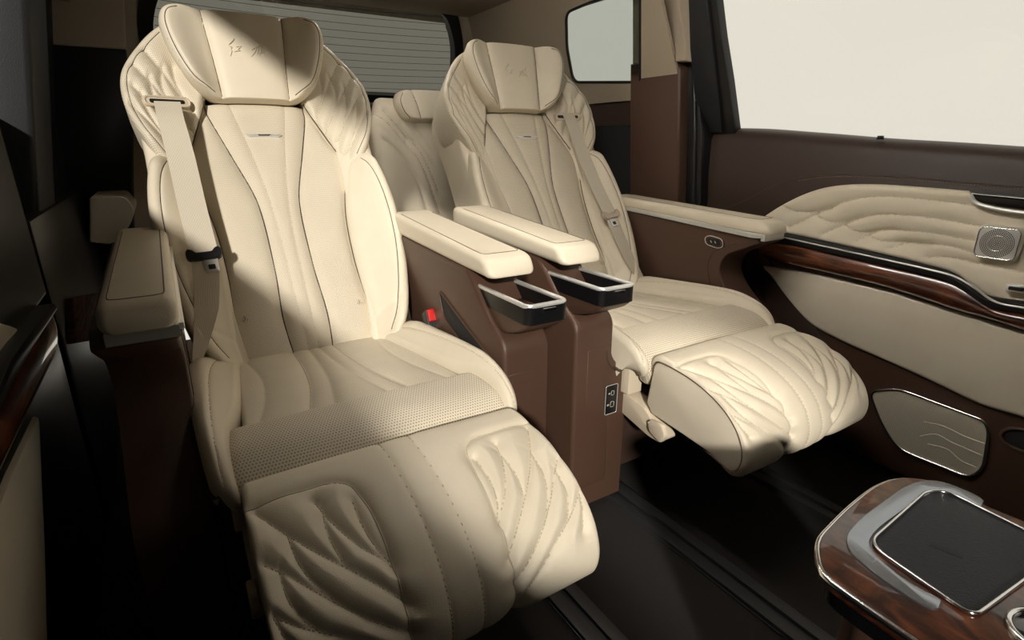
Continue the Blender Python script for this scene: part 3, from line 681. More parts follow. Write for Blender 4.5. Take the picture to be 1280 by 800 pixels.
    pipe_on('piping', hd, HEAD, [hp, hp*[-1, 1], sh, sh*[-1, 1]], .0010, 'piping', hd, n=.03)
    stitch_on('stitching', hd, HEAD, [(hp[2:26]+[.006, -.002]), (hp[2:26]+[.006, -.002])*[-1, 1]], hd, n=.03, pitch=.006, length=.003, w=.0006)
    Z = lambda l: HEAD.pxs([(260+a/8, 30+b/8) for a, b in l], .014)
    st = [([(258, 160), (228, 188), (200, 216)], 12), ([(200, 216), (214, 228), (238, 238)], 7), ([(240, 240), (224, 262), (238, 276)], 6), ([(236, 274), (228, 300), (222, 330)], 9), ([(276, 240), (304, 234), (332, 232)], 6), ([(328, 234), (306, 254), (290, 274)], 8), ([(262, 286), (290, 278), (320, 278)], 8),
          ([(478, 192), (498, 206)], 6), ([(434, 270), (470, 246), (512, 232)], 7), ([(482, 246), (468, 285), (428, 338)], 8), ([(496, 236), (500, 262), (484, 322)], 5), ([(556, 200), (532, 218), (520, 240)], 6), ([(522, 236), (548, 232)], 5), ([(528, 238), (522, 296)], 5), ([(546, 234), (544, 290)], 5), ([(526, 258), (546, 255)], 4), ([(525, 277), (546, 274)], 4), ([(498, 306), (534, 296), (574, 282)], 7), ([(524, 306), (506, 330)], 6), ([(546, 304), (562, 322), (576, 342)], 8)]
    hbv = bvh_of_w(hd)
    multi_tube('lettering', [drape_f(hbv, HEAD, resample(catmull(Z(l), 6), 9), .02, .0012)[0] for l, r in st], [np.array([.6, .8, .95, 1, 1, .95, .85, .7, .4])*r*.00019 for l, r in st], 'cream', hd, sides=6)
    for x in (-.045, .045):
        tube('headrest_post', [(S1X+x, 1.475, .93), (S1X+x, 1.47, .86), (S1X+x, 1.465, .78)], .006, 'chrome', hd, 10)
    # ---------------- cushion
    qf = CUSH.qy
    cA = catmull([(.040, qf(1.13)), (.044, qf(1.0)), (.056, qf(.88)), (.080, qf(.765))], 10)
    cT = catmull([(.010, qf(1.13)), (.014, qf(1.0)), (.024, qf(.88)), (.044, qf(.765))], 10)
    cM = catmull([(.128, qf(1.10)), (.118, qf(.98)), (.128, qf(.86)), (.150, qf(.765))], 10)
    outl = [(.172, qf(.745)), (.165, qf(.85)), (.155, qf(1.0)), (.14, qf(1.14))]
    cu = patch('seat_cushion', CUSH, mir(outl), outl, 130, 130, 'cream_fine', S, edge=(.008, .008, .014, .03), H=.014, T=.06,
               grooves=[(cA, .007, .013), (cA*[-1, 1], .007, .013), (cT, .005, .010), (cT*[-1, 1], .005, .010), (cM, .004, .012), (cM*[-1, 1], .004, .012)],
               base=lambda X, Sq, U, V: .004*np.cos(X/.16*1.5))
    pipe_on('piping', cu, CUSH, [cA, cA*[-1, 1]], .0007, 'thread', cu, n=.006)
    rl = [(.176, qf(.66)-.045), (.190, qf(.66)+.0), (.198, qf(.70)), (.196, qf(.74)), (.188, qf(.772))]
    rl = [(.182, .012), (.192, .05), (.198, .085), (.197, .12), (.190, qf(.772))]
    ro = patch('front_roll', CUSH, mir(rl), rl, 110, 60, 'cream_perf', cu, edge=(.016, .016, .012, .016), H=.014, T=.05, base=lambda X, Sq, U, V: .004+.003*np.cos(X/.2*1.4))
    for sg in (1, -1):
        f = (lambda P: P) if sg > 0 else mir
        ci = [(.187, .060), (.190, .10), (.186, qf(.745)), (.166, qf(.83)), (.152, qf(.95)), (.142, qf(1.06)), (.132, qf(1.13))]
        co = [(.196, .040), (.214, .085), (.224, qf(.745)), (.228, qf(.83)), (.229, qf(.95)), (.226, qf(1.06)), (.214, qf(1.13))]
        cs = catmull([(.205, .075), (.206, qf(.72)), (.203, qf(.80)), (.198, qf(.92)), (.186, qf(1.03)), (.165, qf(1.11))], 8)*[sg, 1]
        cb = patch('cushion_bolster', CUSH, f(ci), f(co), 60, 120, 'cream', cu, edge=(.012, .030, .03, .03), H=.022, T=.075, shrink=.02,
                   grooves=[(cs, .003, .004)], base=lambda X, Sq, U, V: .010+.026*sm(U*1.3)*sm(V*2.4+.15)*sm((1-V)*4+.3))
        stitch_on('stitching', cb, CUSH, [cs], cb, n=.03, pitch=.0045, length=.003, w=.0007)
        loop = np.array([(a+(.003), b) for a, b in catmull(co, 8)])
        tube('edge_piping', CUSH.map(loop[:, 0]*sg, loop[:, 1], -.05), .0028, 'piping', cb, 6)
    # ---------------- leg rest
    q0, q1 = 0.012, LEG.L[-1]-.006
    le = [(.172, q0), (.186, q0+.045), (.190, q0+.09), (.191, q0+.15), (.191, q0+.22), (.189, q1-.03), (.184, q1)]
    O = np.array([220, 380]); s_ = 1.905
    LP = lambda l: catmull(LEG.pxs([tuple(O+np.array(p)/s_) for p in l], .0), 8)
    A_ = [[(187, 486), (250, 530), (330, 580), (440, 640), (520, 690), (562, 722)], [(207, 610), (270, 640), (350, 690), (470, 757), (566, 792)], [(238, 744), (300, 770), (400, 800), (520, 840), (572, 862)],
          [(330, 463), (370, 510), (440, 570), (490, 598), (520, 622)], [(420, 458), (440, 510), (480, 575), (512, 606)]]
    B_ = [[(262, 535), (290, 605), (330, 660), (380, 703)], [(243, 622), (268, 700), (300, 745), (345, 782)], [(345, 470), (362, 540), (400, 612)], [(232, 742), (262, 800), (300, 850)]]
    ql = [LP(l) for l in A_+B_]
    xi = -.066
    pan = catmull([(-.190, LEG.qy(.592)), (-.135, LEG.qy(.592)), (-.095, LEG.qy(.588)), (-.078, LEG.qy(.575)), (-.070, LEG.qy(.545)), (-.066, LEG.qy(.49)), (-.064, .12), (-.062, .05)], 8)
    cst = np.array([(.020, .04), (.020, LEG.qy(.648))])
    edg = catmull([(.176, .03), (.183, .10), (.184, .18), (.183, LEG.qy(.60)), (.182, LEG.qy(.64))], 8)
    gl = [(ql+[l*[-1, 1] for l in ql], .0105, .0100, 1.0)]
    gl += [(pan, .005, .006), (pan*[-1, 1], .005, .006), (cst, .0022, .005), (cst*[-1, 1], .0022, .005)]
    lg = patch('leg_rest', LEG, mir(le), le, 220, 170, 'cream', S, edge=(.009, .009, .01, .012), H=.010, T=0, grooves=gl,
               base=lambda X, Sq, U, V: .003*np.cos(X/.19*1.45))
    stitch_on('stitching', lg, LEG, [l for l in ql]+[l*[-1, 1] for l in ql]+[cst, cst*[-1, 1]], lg, n=.002)
    pipe_on('seam', lg, LEG, [pan, pan*[-1, 1]], .0009, 'thread', lg, n=.004)
    # its side panels
    y, z, ny, nz = LEG.at(np.linspace(q0, q1, 60)); prof = np.stack([y-ny*.012, z-nz*.012], 1)
    prof = np.r_[prof, [[.655, .262], [.640, .243], [.56, .236]]]
    for sg in (1, -1):
        SF = PlaneFrame((S1X+sg*.170, 0, 0), (0, 1, 0), (0, 0, 1), (sg, 0, 0))
        sp = slab('side_panel', SF, prof, 0, .0195, 'cream', lg, .004, 3)
        loop = prof[:60]; tube('seam_piping', SF.map(loop[:, 0], loop[:, 1], .0195), .0010, 'thread_brown', sp, 5)
    box('leg_rest_frame', S1X-.15, S1X+.15, .50, .75, .215, .245, 'cream_plastic', lg, .008)
    for sg in (1, -1):
        hx = S1X+sg*.178
        SF = PlaneFrame((hx, 0, 0), (0, 1, 0), (0, 0, 1), (sg, 0, 0))
        hg = slab('hinge_cover', SF, rpoly([(.60, .205), (.655, .250), (.70, .258), (.728, .262), (.728, .215), (.64, .195), (.61, .195)], .008), -.02, .016, 'cream_plastic', lg, .004)
        slab('hinge_cap', SF, rpoly([(.694, .263), (.726, .263), (.726, .324), (.694, .324)], .004), -.012, .024, 'cream_plastic', hg, .003)
        slab('hinge_knob', SF, rpoly([(.60, .200), (.632, .212), (.636, .236), (.600, .240), (.59, .22)], .008), .014, .024, 'cream_plastic', hg, .003)
    # ---------------- base
    box('seat_base', S1X-.183, S1X+.183, .74, 1.20, .065, .30, 'brown_dark', S, .02)
    for sg in (1, -1):
        box('rail_foot', S1X+sg*.26-.016, S1X+sg*.26+.016, .78, 1.15, .012, .09, 'black', S, .004)
    return S
seat1 = build_seat()
seat2 = copy_tree(seat1); seat2.location = seat1.location+Vector((SDX, SDY, 0)); ORG[seat2] = np.array(seat2.location)
seat2['label'] = 'cream leather reclining captain seat beside the sliding door with wood trim'

# belt outlet bezels: left wing of the first seat, right wing of the second
def belt_outlet(parent, sx, dx, dy):
    wing = [o for o in seat1.children[0].children if o.name.startswith('shoulder_wing')]
    w = [o for o in wing if np.mean([v.co.x for v in o.data.vertices])*sx > 0][0]; b = bvh_of(w)
    c, nn = drape_f(b, BACK, np.array([[sx*((.176 if sx < 0 else .166)+.001*k), BACK.qz(.807)] for k in range(4)]), .05); nn = np.array([-.30*sx, -.90, .42]); nn /= np.linalg.norm(nn); e1 = -np.cross((0, 0, 1.), nn); e1 = e1 if e1[0] > 0 else -e1; e1 /= np.linalg.norm(e1); e2 = np.cross(nn, e1)
    if e2[2] < 0: e2 = -e2
    F = PlaneFrame(c[0]+np.array([dx, dy, 0])+nn*.006, e1, e2, nn)
    P = rpoly([(-.044, -.011), (.044, -.011), (.044, .011), (-.044, .011)], .011, 6)
    bz = slab('belt_outlet', F, P, -.02, .0035, 'cream_plastic', parent, .002, 3)
    slab('belt_slot', F, rpoly([(-.033, -.0045), (.033, -.0045), (.033, .0045), (-.033, .0045)], .0045, 5), .001, .0038, 'black', bz, .0003)
    ring(F, P*[.95, .86], .0022, .0035, 'outlet_rim', 'cream_plastic', bz)
bk1 = [o for o in seat1.children if o.name.startswith('backrest')][0]; bk2 = [o for o in seat2.children if o.name.startswith('backrest')][0]
ORG[bk2] = ORG[seat2]
belt_outlet(bk1, -1, 0, 0); belt_outlet(bk2, 1, SDX, SDY)
# ------------------------------------------------------------------ armrest consoles
def sect(y, x0, x1, z0, z1, r, k=5, tilt=0.):
    P = rpoly([(x0, z0), (x1, z0), (x1, z1), (x0, z1)], r, k); return np.stack([P[:, 0], np.full(len(P), y)-tilt*(P[:, 1]-z0), P[:, 1]], 1)
def pad(name, x0, x1, parent, yf, yr, ztf, ztr, zbf, zbr, cut=.0):
    """long upholstered pad with rounded ends; section widths swell a little towards the front"""
    rings = []; n = 26
    for i in range(n):
        t = i/(n-1); y = yf+(yr-yf)*t; zt = ztf+(ztr-ztf)*t; zb = zbf+(zbr-zbf)*t
        e0 = edge_fn(np.array(min(t*(yr-yf), .03)), .016); e1 = edge_fn(np.array((1-t)*(yr-yf)), .05)
        h = (zt-zb); k = float(e0*e1); ins = .010*(1-k)
        rings.append(sect(y, x0+ins, x1-ins, zb+h*.10*(1-k), zt-h*.22*(1-k), min(.013, h*.42), 5, tilt=0.0))
    # finer first rings for the front rounding
    fr = []
    for d in (0, .0015, .004, .008, .013):
        k = float(edge_fn(np.array(d), .016)); zt = ztf; h = ztf-zbf; ins = .010*(1-k)
        fr.append(sect(yf+d, x0+ins, x1-ins, zbf+h*.10*(1-k), zt-h*.22*(1-k), min(.013, h*.42), 5))
    rings = fr+[r for r in rings if r[0, 1] > yf+.016]
    for r in rings: r[:, 1] -= np.clip((ztf-r[:, 2]), 0, 1)*.55*np.clip(1-(r[:, 1]-yf)/.1, 0, 1)
    o = loft(name, rings, 'cream', parent)
    # top seam running round the pad
    cx, w = (x0+x1)/2, (x1-x0)/2-.010; m = []
    b = bvh_of_w(o)
    L = [(cx-w, yr-.06), (cx-w, yf+.022), (cx+w, yf+.022), (cx+w, yr-.06)]
    P = resample(rpoly(L, [0, .012, .012, 0], 6), 90); z = np.interp(P[:, 1], [yf, yr], [ztf, ztr])
    q, nn = drape(b, np.c_[P, z+.01]); tube('seam', q, .0009, 'thread_brown', o, 5)
    return o
XS = PlaneFrame((0, 0, 0), (0, 1, 0), (0, 0, 1), (1, 0, 0))
def inner_console(label, extra):
    R_ = root('armrest_console', (.48, .95, 0), label, 'armrest', 'armrest consoles of the captain seats')
    x0, x1 = .436, .530
    pad('armrest_pad', x0-.002, x1+.002, R_, .792, 1.255, .564, .598, .529, .551)
    prof = rpoly([(1.24, .551), (.862, .533), (.838, .515), (.775, .452), (.731, .430), (.728, .06), (.76, .02), (1.10, .02), (1.13, .30)], [.02, .01, .02, .03, .03, .02, .02, .03, .05], 6)
    F = PlaneFrame(((x0+x1)/2, 0, 0), (0, 1, 0), (0, 0, 1), (-1, 0, 0))
    def prism(nm, F, poly, w, mat, parent, bev=.01):
        bm = bmesh.new(); vs_ = [bm.verts.new(v) for v in F.map(poly[:, 0], poly[:, 1], -w)]; f = bm.faces.new(vs_)
        ex = bmesh.ops.extrude_face_region(bm, geom=[f]); bmesh.ops.translate(bm, verts=[g for g in ex['geom'] if isinstance(g, bmesh.types.BMVert)], vec=Vector(2*w*F.N))
        caps = [fc for fc in bm.faces if len(fc.verts) > 4]; ed = {e for c in caps for e in c.edges}
        bmesh.ops.bevel(bm, geom=list(ed), offset=bev, segments=3, profile=.5, affect='EDGES', clamp_overlap=True); bmesh.ops.recalc_face_normals(bm, faces=bm.faces[:])
        bm.verts.index_update(); V = np.array([v.co[:] for v in bm.verts]); Fc = [tuple(v.index for v in fc.verts) for fc in bm.faces]; bm.free()
        return mk(nm, V, Fc, mat, parent, sharp=40)
    body = prism('console_body', F, prof, (x1-x0)/2, 'brown', R_, .010)
    # wide foot that reaches under the cushion, joined by a sweeping fillet
    FB = PlaneFrame((0, .95, 0), (1, 0, 0), (0, 0, 1), (0, -1, 0))
    a = np.linspace(0, math.pi/2, 8); fil = [(.442-.048*(1-math.cos(t)) , .362-.045*math.sin(t)) for t in a]
    fp = [(.500, .02), (.500, .372), (.4425, .372)]+[(.4425-.047*(1-math.cos(t)), .370-.05*math.sin(t)) for t in a]+[(.394, .02)]
    foot = slab('console_foot', FB, fp, -.2, .2205, 'brown', R_, .012, 3)
    fe = np.array(fp[2:-1]); tube('foot_groove', FB.map(fe[:, 0]+.010, fe[:, 1]-.010, .2207), .0012, 'piping', foot, 5)
    # open storage pocket in the flank facing the seat
    pk = rpoly([(1.035, .470), (.80, .408), (.795, .352), (.985, .428)], [.02, .02, .015, .02], 5) if False else rpoly([(.985, .468), (.795, .398), (.765, .385), (.762, .345), (.78, .340), (.965, .414)], .018, 5)
    FL = PlaneFrame((x0, 0, 0), (0, 1, 0), (0, 0, 1), (-1, 0, 0))
    pkt = slab('storage_pocket', FL, pk, -.02, .0006, 'black_matte', R_, .0002); ring(FL, pk, .0024, .0008, 'pocket_rim', 'brown', pkt)
    # drawer-like tray with a chrome rim
    tz, ty0, ty1, tx0, tx1 = .505, .672, .868, .444, .524
    base_ = rpoly([(tx0, ty0), (tx1, ty0), (tx1, ty1), (tx0, ty1)], .014, 5)
    def rg(P, z, s=1.): c = P.mean(0); Q = c+(P-c)*s; return np.c_[Q, np.full(len(Q), z)]
    inn = rpoly([(tx0+.006, ty0+.007), (tx1-.006, ty0+.007), (tx1-.006, ty1-.004), (tx0+.006, ty1-.004)], .010, 5)
    tr = loft('tray', [rg(base_, .476), rg(base_, .482), rg(base_, tz-.001), rg(base_, tz), rg(inn, tz), rg(inn, tz-.002), rg(inn, tz-.024), rg(inn, tz-.028, .93)], 'black_satin', R_, sharp=50)
    P = base_; c = P.mean(0); m = (P+inn)/2
    tube('chrome_rim', np.c_[m, np.full(len(m), tz+.0008)], .0042, 'satin', tr, 10, closed=True)
    box('tray_latch', (tx0+tx1)/2-.012, (tx0+tx1)/2+.012, ty0-.003, ty0+.004, tz-.008, tz-.003, 'chrome', tr, .001)
    sh_ = [(base_[:, 0], base_[:, 1], .479)]
    lo = rpoly([(tx0+.001, ty0+.002), (tx1-.001, ty0+.002), (tx1-.001, ty1), (tx0+.001, ty1)], .014, 5)
    def low(z, f): Q = lo.copy(); Q[:, 1] = ty1-(ty1-Q[:, 1])*f; Q[:, 0] = c[0]+(Q[:, 0]-c[0])*(1-.12*(1-f)); return np.c_[Q, np.full(len(Q), z)]
    loft('tray_shell', [low(.440, .52), low(.444, .66), low(.452, .80), low(.463, .92), low(.472, .98), low(.480, 1.0)], 'brown', tr)
    if extra == 'usb':
        pn = slab('usb_panel', FB, rpoly([(.420, .222), (.451, .222), (.451, .286), (.420, .286)], .004), .215, .2225, 'black', R_, .0008)
        ring(FB, rpoly([(.420, .222), (.451, .222), (.451, .286), (.420, .286)], .004), .0009, .2225, 'panel_rim', 'satin', pn, 5)
        def icon(l): return FB.map(*(np.array(l, float)*[.001, .001]+[.4355, .254]).T, .2229)
        for cz in (14, -11):
            s_ = 1.0 if cz > 0 else 1.25
            multi_tube('port_mark', [icon([(x*s_-2, z*s_+cz) for x, z in l]) for l in ([(-4, -4), (-4, 4)], [(-4, 4), (0, 5), (3, 4)], [(3, 4), (3, -4)], [(3, -4), (0, -5), (-4, -4)], [(7, -2), (7, 2)], [(9, -2), (9, 2)], [(5, 0), (11, 0)])], .0005, 'icon', pn)
    return R_
inner_console('brown armrest console with chrome rimmed tray, beside the nearer captain seat', '')
XF[0] = Mirror(CX, .02)
inner_console('brown armrest console with tray and USB panel, beside the farther captain seat', 'usb')
XF[0] = None

def outer_arm(label):
    # built at the right-hand door side
    R_ = root('side_armrest', (1.20, 1.0, 0), label, 'armrest', 'outer armrests of the captain seats')
    x0, x1 = 1.160, 1.240
    pad('armrest_pad', x0, x1, R_, .772, 1.32, .575, .596, .543, .566)
    F = PlaneFrame((x0+.004, 0, 0), (0, 1, 0), (0, 0, 1), (-1, 0, 0))
    pr = rpoly([(1.32, .567), (.80, .541), (.775, .525), (.815, .505), (.870, .480), (.885, .44), (.860, .40), (.790, .34), (.735, .29), (.728, .06), (.80, .02), (1.30, .02)], [.0, .01, .012, .02, .02, .03, .03, .04, .03, .03, .02, .02], 6)
    bm_ = slab('armrest_body', F, pr, -.088, .0, 'brown', R_, .012, 3)
    st_ = np.array([(1.315, .5615), (1.0, .548), (.80, .5385), (.779, .535)])
    stp = slab('trim_strip', F, rpoly([(1.315, .569), (.772, .544), (.772, .536), (.80, .534), (1.315, .560)], .002), -.07, .0075, 'satin', R_, .002)
    box('trim_end', x0+.002, x1-.004, .7665, .776, .529, .5445, 'satin', R_, .002)
    # lower groove following the front edge
    gv = catmull([(.842, .515), (.905, .482), (.918, .44), (.893, .385), (.83, .33)], 8); tube('body_groove', F.map(gv[:, 0], gv[:, 1], .0002), .0013, 'piping', bm_, 5)
    bc = np.array([.905, .508]); FF = F
    bt = slab('button_bezel', F, rpoly([bc+np.array(a) for a in ((-.033, -.009), (-.014, -.0165), (.027, -.010), (.033, .009), (.014, .0165), (-.027, .012))], .010), -.002, .0025, 'brown', R_, .0012)
    ring(F, rpoly([bc+np.array(a) for a in ((-.030, -.008), (-.013, -.0145), (.024, -.009), (.030, .008), (.013, .0145), (-.024, .010))], .009), .0011, .0025, 'button_rim', 'satin', bt)
    slab('button_pad', F, rpoly([bc+np.array(a) for a in ((-.020, -.008), (.016, -.009), (.020, .008), (-.016, .009))], .006), .002, .0050, 'black', bt, .001)
    multi_tube('button_mark', [F.map(*np.array([bc+np.array(a)*.001 for a in l]).T, .0052) for l in ([(-9, -2), (-4, 3)], [(4, -2), (9, 3)], [(4, -2), (8, -1)], [(-5, 0), (-9, -2)])], .0008, 'icon', bt)
    return R_
outer_arm('cream topped side armrest with chrome strip and button, against the right door')
XF[0] = Mirror(CX+.008, -SDY)
outer_arm('cream topped side armrest with chrome front strip, by the dark left door')
XF[0] = None

# ------------------------------------------------------------------ belts and buckle
def ribbon(name, C_, Wd, Nn, hw, mat, parent, th=.0012):
    n = len(C_); V = []; uv = []
    d = np.r_[0, np.cumsum(np.linalg.norm(np.diff(C_, axis=0), axis=1))]
    for i in range(n):
        for s, k in ((-1, 1), (-.5, 1), (0, 1), (.5, 1), (1, 1), (1, -1), (-1, -1)):
            V.append(C_[i]+Wd[i]*hw[i]*s+Nn[i]*th/2*k); uv.append((s*hw[i], d[i]))
    m = 7; Fc = [(i*m+k, i*m+(k+1) % m, (i+1)*m+(k+1) % m, (i+1)*m+k) for i in range(n-1) for k in range(m)]+[tuple(range(m)), tuple((n-1)*m+k for k in range(m))]
    return mk(name, V, Fc, mat, parent, uv=np.array(uv), sharp=40)
def on_back(u, v, h, dx, dy):
    # point over the backrest plane of the seat shifted by (dx, dy)
    d = ray(u, v); A0 = np.array([0, 1.391+dy, .755]); Nb = np.array([0, -1, .68])/1.2093; t = ((A0+h*Nb-CAM)@Nb)/(d@Nb); return CAM+t*d
def seat_belt(label, upper, lower, dx, dy, gx, tone):
    U_ = np.array([on_back(u, v, h, dx, dy) for u, v, h, w in upper]); L_ = np.array([on_back(u, v, h, dx, dy) for u, v, h, w in lower])
    R_ = root('seat_belt', tuple(L_[-1]), label, 'seat belt', 'seat belts of the captain seats')
    Nb = np.array([0, -1, .68])/1.2093
    for nm, P, W in (('shoulder_webbing', U_, [a[3] for a in upper]), ('lap_webbing', L_, [a[3] for a in lower])):
        Pc = catmull(P, 8); hw = np.interp(np.linspace(0, 1, len(Pc)), np.linspace(0, 1, len(W)), W)
        T_ = np.gradient(Pc, axis=0); T_ /= np.linalg.norm(T_, axis=1)[:, None]; wd = np.cross(np.broadcast_to(Nb, T_.shape), T_); wd /= np.linalg.norm(wd, axis=1)[:, None]; nn = np.cross(T_, wd)
        ribbon(nm, Pc, wd, nn, hw, 'belt', R_)
    # latch tongue threaded on the webbing
    c = (U_[-1]+L_[0])/2; t = U_[-2]-U_[-1]; t /= np.linalg.norm(t); w = np.cross(Nb, t); w /= np.linalg.norm(w)
    if w[0] < 0: w = -w
    nn = np.cross(w, t); nn = nn if nn@Nb > 0 else -nn
    F = PlaneFrame(c, w, t, nn)
    g = [(-.031, .006), (-.026, .014), (-.018, .010), (-.014, .004), (.014, .004), (.018, .010), (.026, .014), (.031, .006), (.030, -.006), (.020, -.011), (-.020, -.011), (-.030, -.006)]
    slab('tongue_grip', F, rpoly(g, .006, 4), -.005, .008, tone, R_, .003, 3)
    tg = slab('tongue_plate', F, rpoly([(gx-.014, -.006), (gx+.014, -.006), (gx+.0115, -.016), (gx+.0115, -.037), (gx-.0115, -.037), (gx-.0115, -.016)], .003, 3), -.001, .0015, 'satin', R_, .0006)
    slab('tongue_window', F, rpoly([(gx-.006, -.021), (gx+.006, -.021), (gx+.006, -.031), (gx-.006, -.031)], .002, 3), .0012, .0017, 'black', tg, .0001)
seat_belt('cream seat belt with black tongue hanging across the nearer captain seat', [(209, 127, .056, .023), (213, 146, .066, .023), (226, 195, .058, .024), (241, 260, .056, .024), (255, 316, .058, .024)], [(256, 322, .056, .022), (258, 352, .055, .022), (258, 385, .055, .020), (252, 425, .055, .013), (246, 455, .06, .007), (243, 480, .06, .006)], 0, 0, .008, 'black')
seat_belt('cream seat belt with taupe tongue hanging across the farther captain seat', [(710, 142, .058, .022), (715, 154, .066, .022), (728, 190, .055, .024), (748, 238, .056, .024), (762, 266, .058, .024)], [(765, 272, .056, .022), (773, 293, .055, .022), (786, 322, .055, .020), (797, 342, .05, .016), (806, 360, .045, .014)], SDX, SDY, -.002, 'taupe')
bk = root('belt_buckle', (.437, 1.03, .36), 'red buttoned belt buckle between the nearer seat and its console', 'buckle')
def buckle():
    F = PlaneFrame((.437, 1.018, .408), (1, 0, 0), (0, .55, 1), (0, -1, .55))
    slab('buckle_housing', F, rpoly([(-.018, -.07), (.014, -.07), (.014, .010), (-.018, .010)], .005), -.024, .0, 'black', bk, .003)
    slab('release_button', F, rpoly([(-.015, -.017), (.011, -.017), (.011, .009), (-.015, .009)], .003), .0, .006, 'red', bk, .002)
buckle()

# ------------------------------------------------------------------ third row
T3 = ProfileFrame([(1.80+(z-.5)*.30, z) for z in (.30, .5, .7, .84)]+[(1.925, .868), (1.955, .878)], .84)
H3 = ProfileFrame([(1.895+(z-.8)*.25, z) for z in (.76, .80, .86, .93)], .84)
def rear_seat(label, hdr=True):
    R_ = root('third_row_seat', (.84, 1.75, 0), label, 'car seat', 'third row seats')
    O = np.array([440, 100.]); k = 711/160
    C3 = lambda l: catmull(T3.pxs([tuple(O+np.array(p)/k) for p in l], 0), 8)
    lines = [[(105, 205), (180, 258), (250, 318), (330, 400), (400, 520), (450, 660), (490, 790)], [(160, 190), (230, 250), (300, 320), (370, 400), (430, 520), (490, 680), (530, 800)], [(245, 190), (310, 270), (370, 350), (430, 440), (490, 570), (560, 800)],
             [(185, 190), (240, 290), (290, 345)], [(245, 255), (300, 320), (330, 345)], [(135, 280), (200, 320), (230, 350)], [(350, 265), (420, 360), (480, 470), (545, 640), (590, 760)]]
    inner = [(150, 350), (205, 385), (270, 440), (325, 505), (370, 600), (400, 690), (425, 760)]
    clip3 = lambda l: l[l[:, 0] < -.025] if (l[:, 0] < -.025).sum() > 3 else l[:4]
    ls = [clip3(C3(l)) for l in lines]; il = clip3(C3(inner))
    edge_ = [(-.235, T3.qz(.32)), (-.245, T3.qz(.5)), (-.24, T3.qz(.7)), (-.235, T3.qz(.80)), (-.215, T3.qz(.84)), (-.19, T3.L[-1]-.002)]
    gl = []
    for l in ls: gl += [(l, .009, .008, 1.0), (l*[-1, 1], .009, .008, 1.0)]
    gl += [(il, .012, .010, 1.0), (il*[-1, 1], .012, .010, 1.0)]
    bk_ = patch('backrest', T3, edge_, mir(edge_), 150, 150, 'cream_soft', R_, edge=(.03, .03, .01, .03), H=.03, T=.08, shrink=.05, cap=True, grooves=gl, base=lambda X, Sq, U, V: .02+.03*sm((np.abs(X)-.10)/.1)*(1-sm((V-.75)*4)))
    stitch_on('stitching', bk_, T3, [ls[0], ls[0]*[-1, 1], ls[1], ls[1]*[-1, 1]], bk_, n=.03, mat='thread_brown')
    ho = [(.09, H3.qz(.805)), (.115, H3.qz(.815)), (.135, H3.qz(.84)), (.14, H3.qz(.87)), (.13, H3.qz(.895)), (.105, H3.qz(.905))]
    hsm = catmull([(.062, H3.qz(.80)), (.070, H3.qz(.85)), (.088, H3.qz(.91))], 8)
    hs2 = catmull([(.100, H3.qz(.812)), (.118, H3.qz(.835)), (.125, H3.qz(.87)), (.115, H3.qz(.89))], 8)
    h_ = patch('headrest', H3, mir(ho), ho, 80, 50, 'cream_soft', R_, edge=(.025, .025, .025, .025), H=.035, T=.06, shrink=.15, cap=True, grooves=[(hsm, .006, .005), (hsm*[-1, 1], .006, .005)], base=lambda X, Sq, U, V: .055+.01*np.cos(X/.14*1.5))
    pipe_on('piping', h_, H3, [hsm, hsm*[-1, 1], hs2, hs2*[-1, 1]], .0012, 'piping', h_, n=.05)
    box('seat_cushion', .61, 1.07, 1.45, 1.90, .18, .40, 'cream_soft', R_, .05)
    return R_
rear_seat('taupe shaded third row seat with pleated back, seen between the captain seats')
XF[0] = Mirror(CX)
rear_seat('third row seat with pleated back, mostly hidden behind the nearer captain seat')
XF[0] = None
# upholstered divider between the two rear backs
dv = root('rear_divider', (CX, 1.88, 0), 'taupe upholstered divider between the two third row seats', 'armrest')
TD = ProfileFrame([(1.83+(z-.5)*.30, z) for z in (.28, .5, .7, .85)], CX)
dl = [(-.025, TD.qz(.30)), (-.025, TD.qz(.6)), (-.024, TD.qz(.82)), (-.022, TD.qz(.85))]
sml = np.array([(-.06, TD.qz(.74)), (.06, TD.qz(.74))]); sm2 = np.array([(-.06, TD.qz(.50)), (.06, TD.qz(.50))])
patch('divider_back', TD, dl, mir(dl), 40, 60, 'cream_soft', dv, edge=(.012, .012, .01, .03), H=.02, T=.06, grooves=[(sml, .008, .006), (sm2, .010, .008)], cap=True)
# pale side pad by the left third-row seat
sp_ = root('rear_side_pad', (-.12, 1.9, .48), 'pale rounded side pad of the third row, behind the left armrest', 'armrest')
FP = PlaneFrame((0, 1.88, 0), (1, 0, 0), (0, 0, 1), (0, -1, 0))
slab('pad_cushion', FP, rpoly(FP.pxs([(112, 247), (155, 245), (169, 262), (163, 282), (140, 306), (112, 303)]), [.005, .012, .02, .02, .012, .005]), -.28, .0, 'cream_soft', sp_, .012, 4)

# ------------------------------------------------------------------ seat rails
labs = ['black floor rail below the nearer seat, on its door side', 'black floor rail below the nearer leg rest, toward the middle of the cabin', 'black floor rail running between the two leg rests, farther one', 'black floor rail below the farther leg rest, next to the right door']
for lx, lb_ in zip((-.055, .472, .748, 1.085), labs):
    y0_ = .27 if abs(lx-.472) < .01 else -.45
    r_ = root('seat_rail', (lx, .8, 0), lb_, 'rail', 'seat rails in the floor')
    box('rail_base', lx-.030, lx+.030, y0_, 1.55, .0, .004, 'rail', r_, .001)
    for s in (-1, 1):
        box('rail_lip', lx+s*.017-.0115, lx+s*.017+.0115, y0_, 1.55, .004, .012, 'rail', r_, .002)

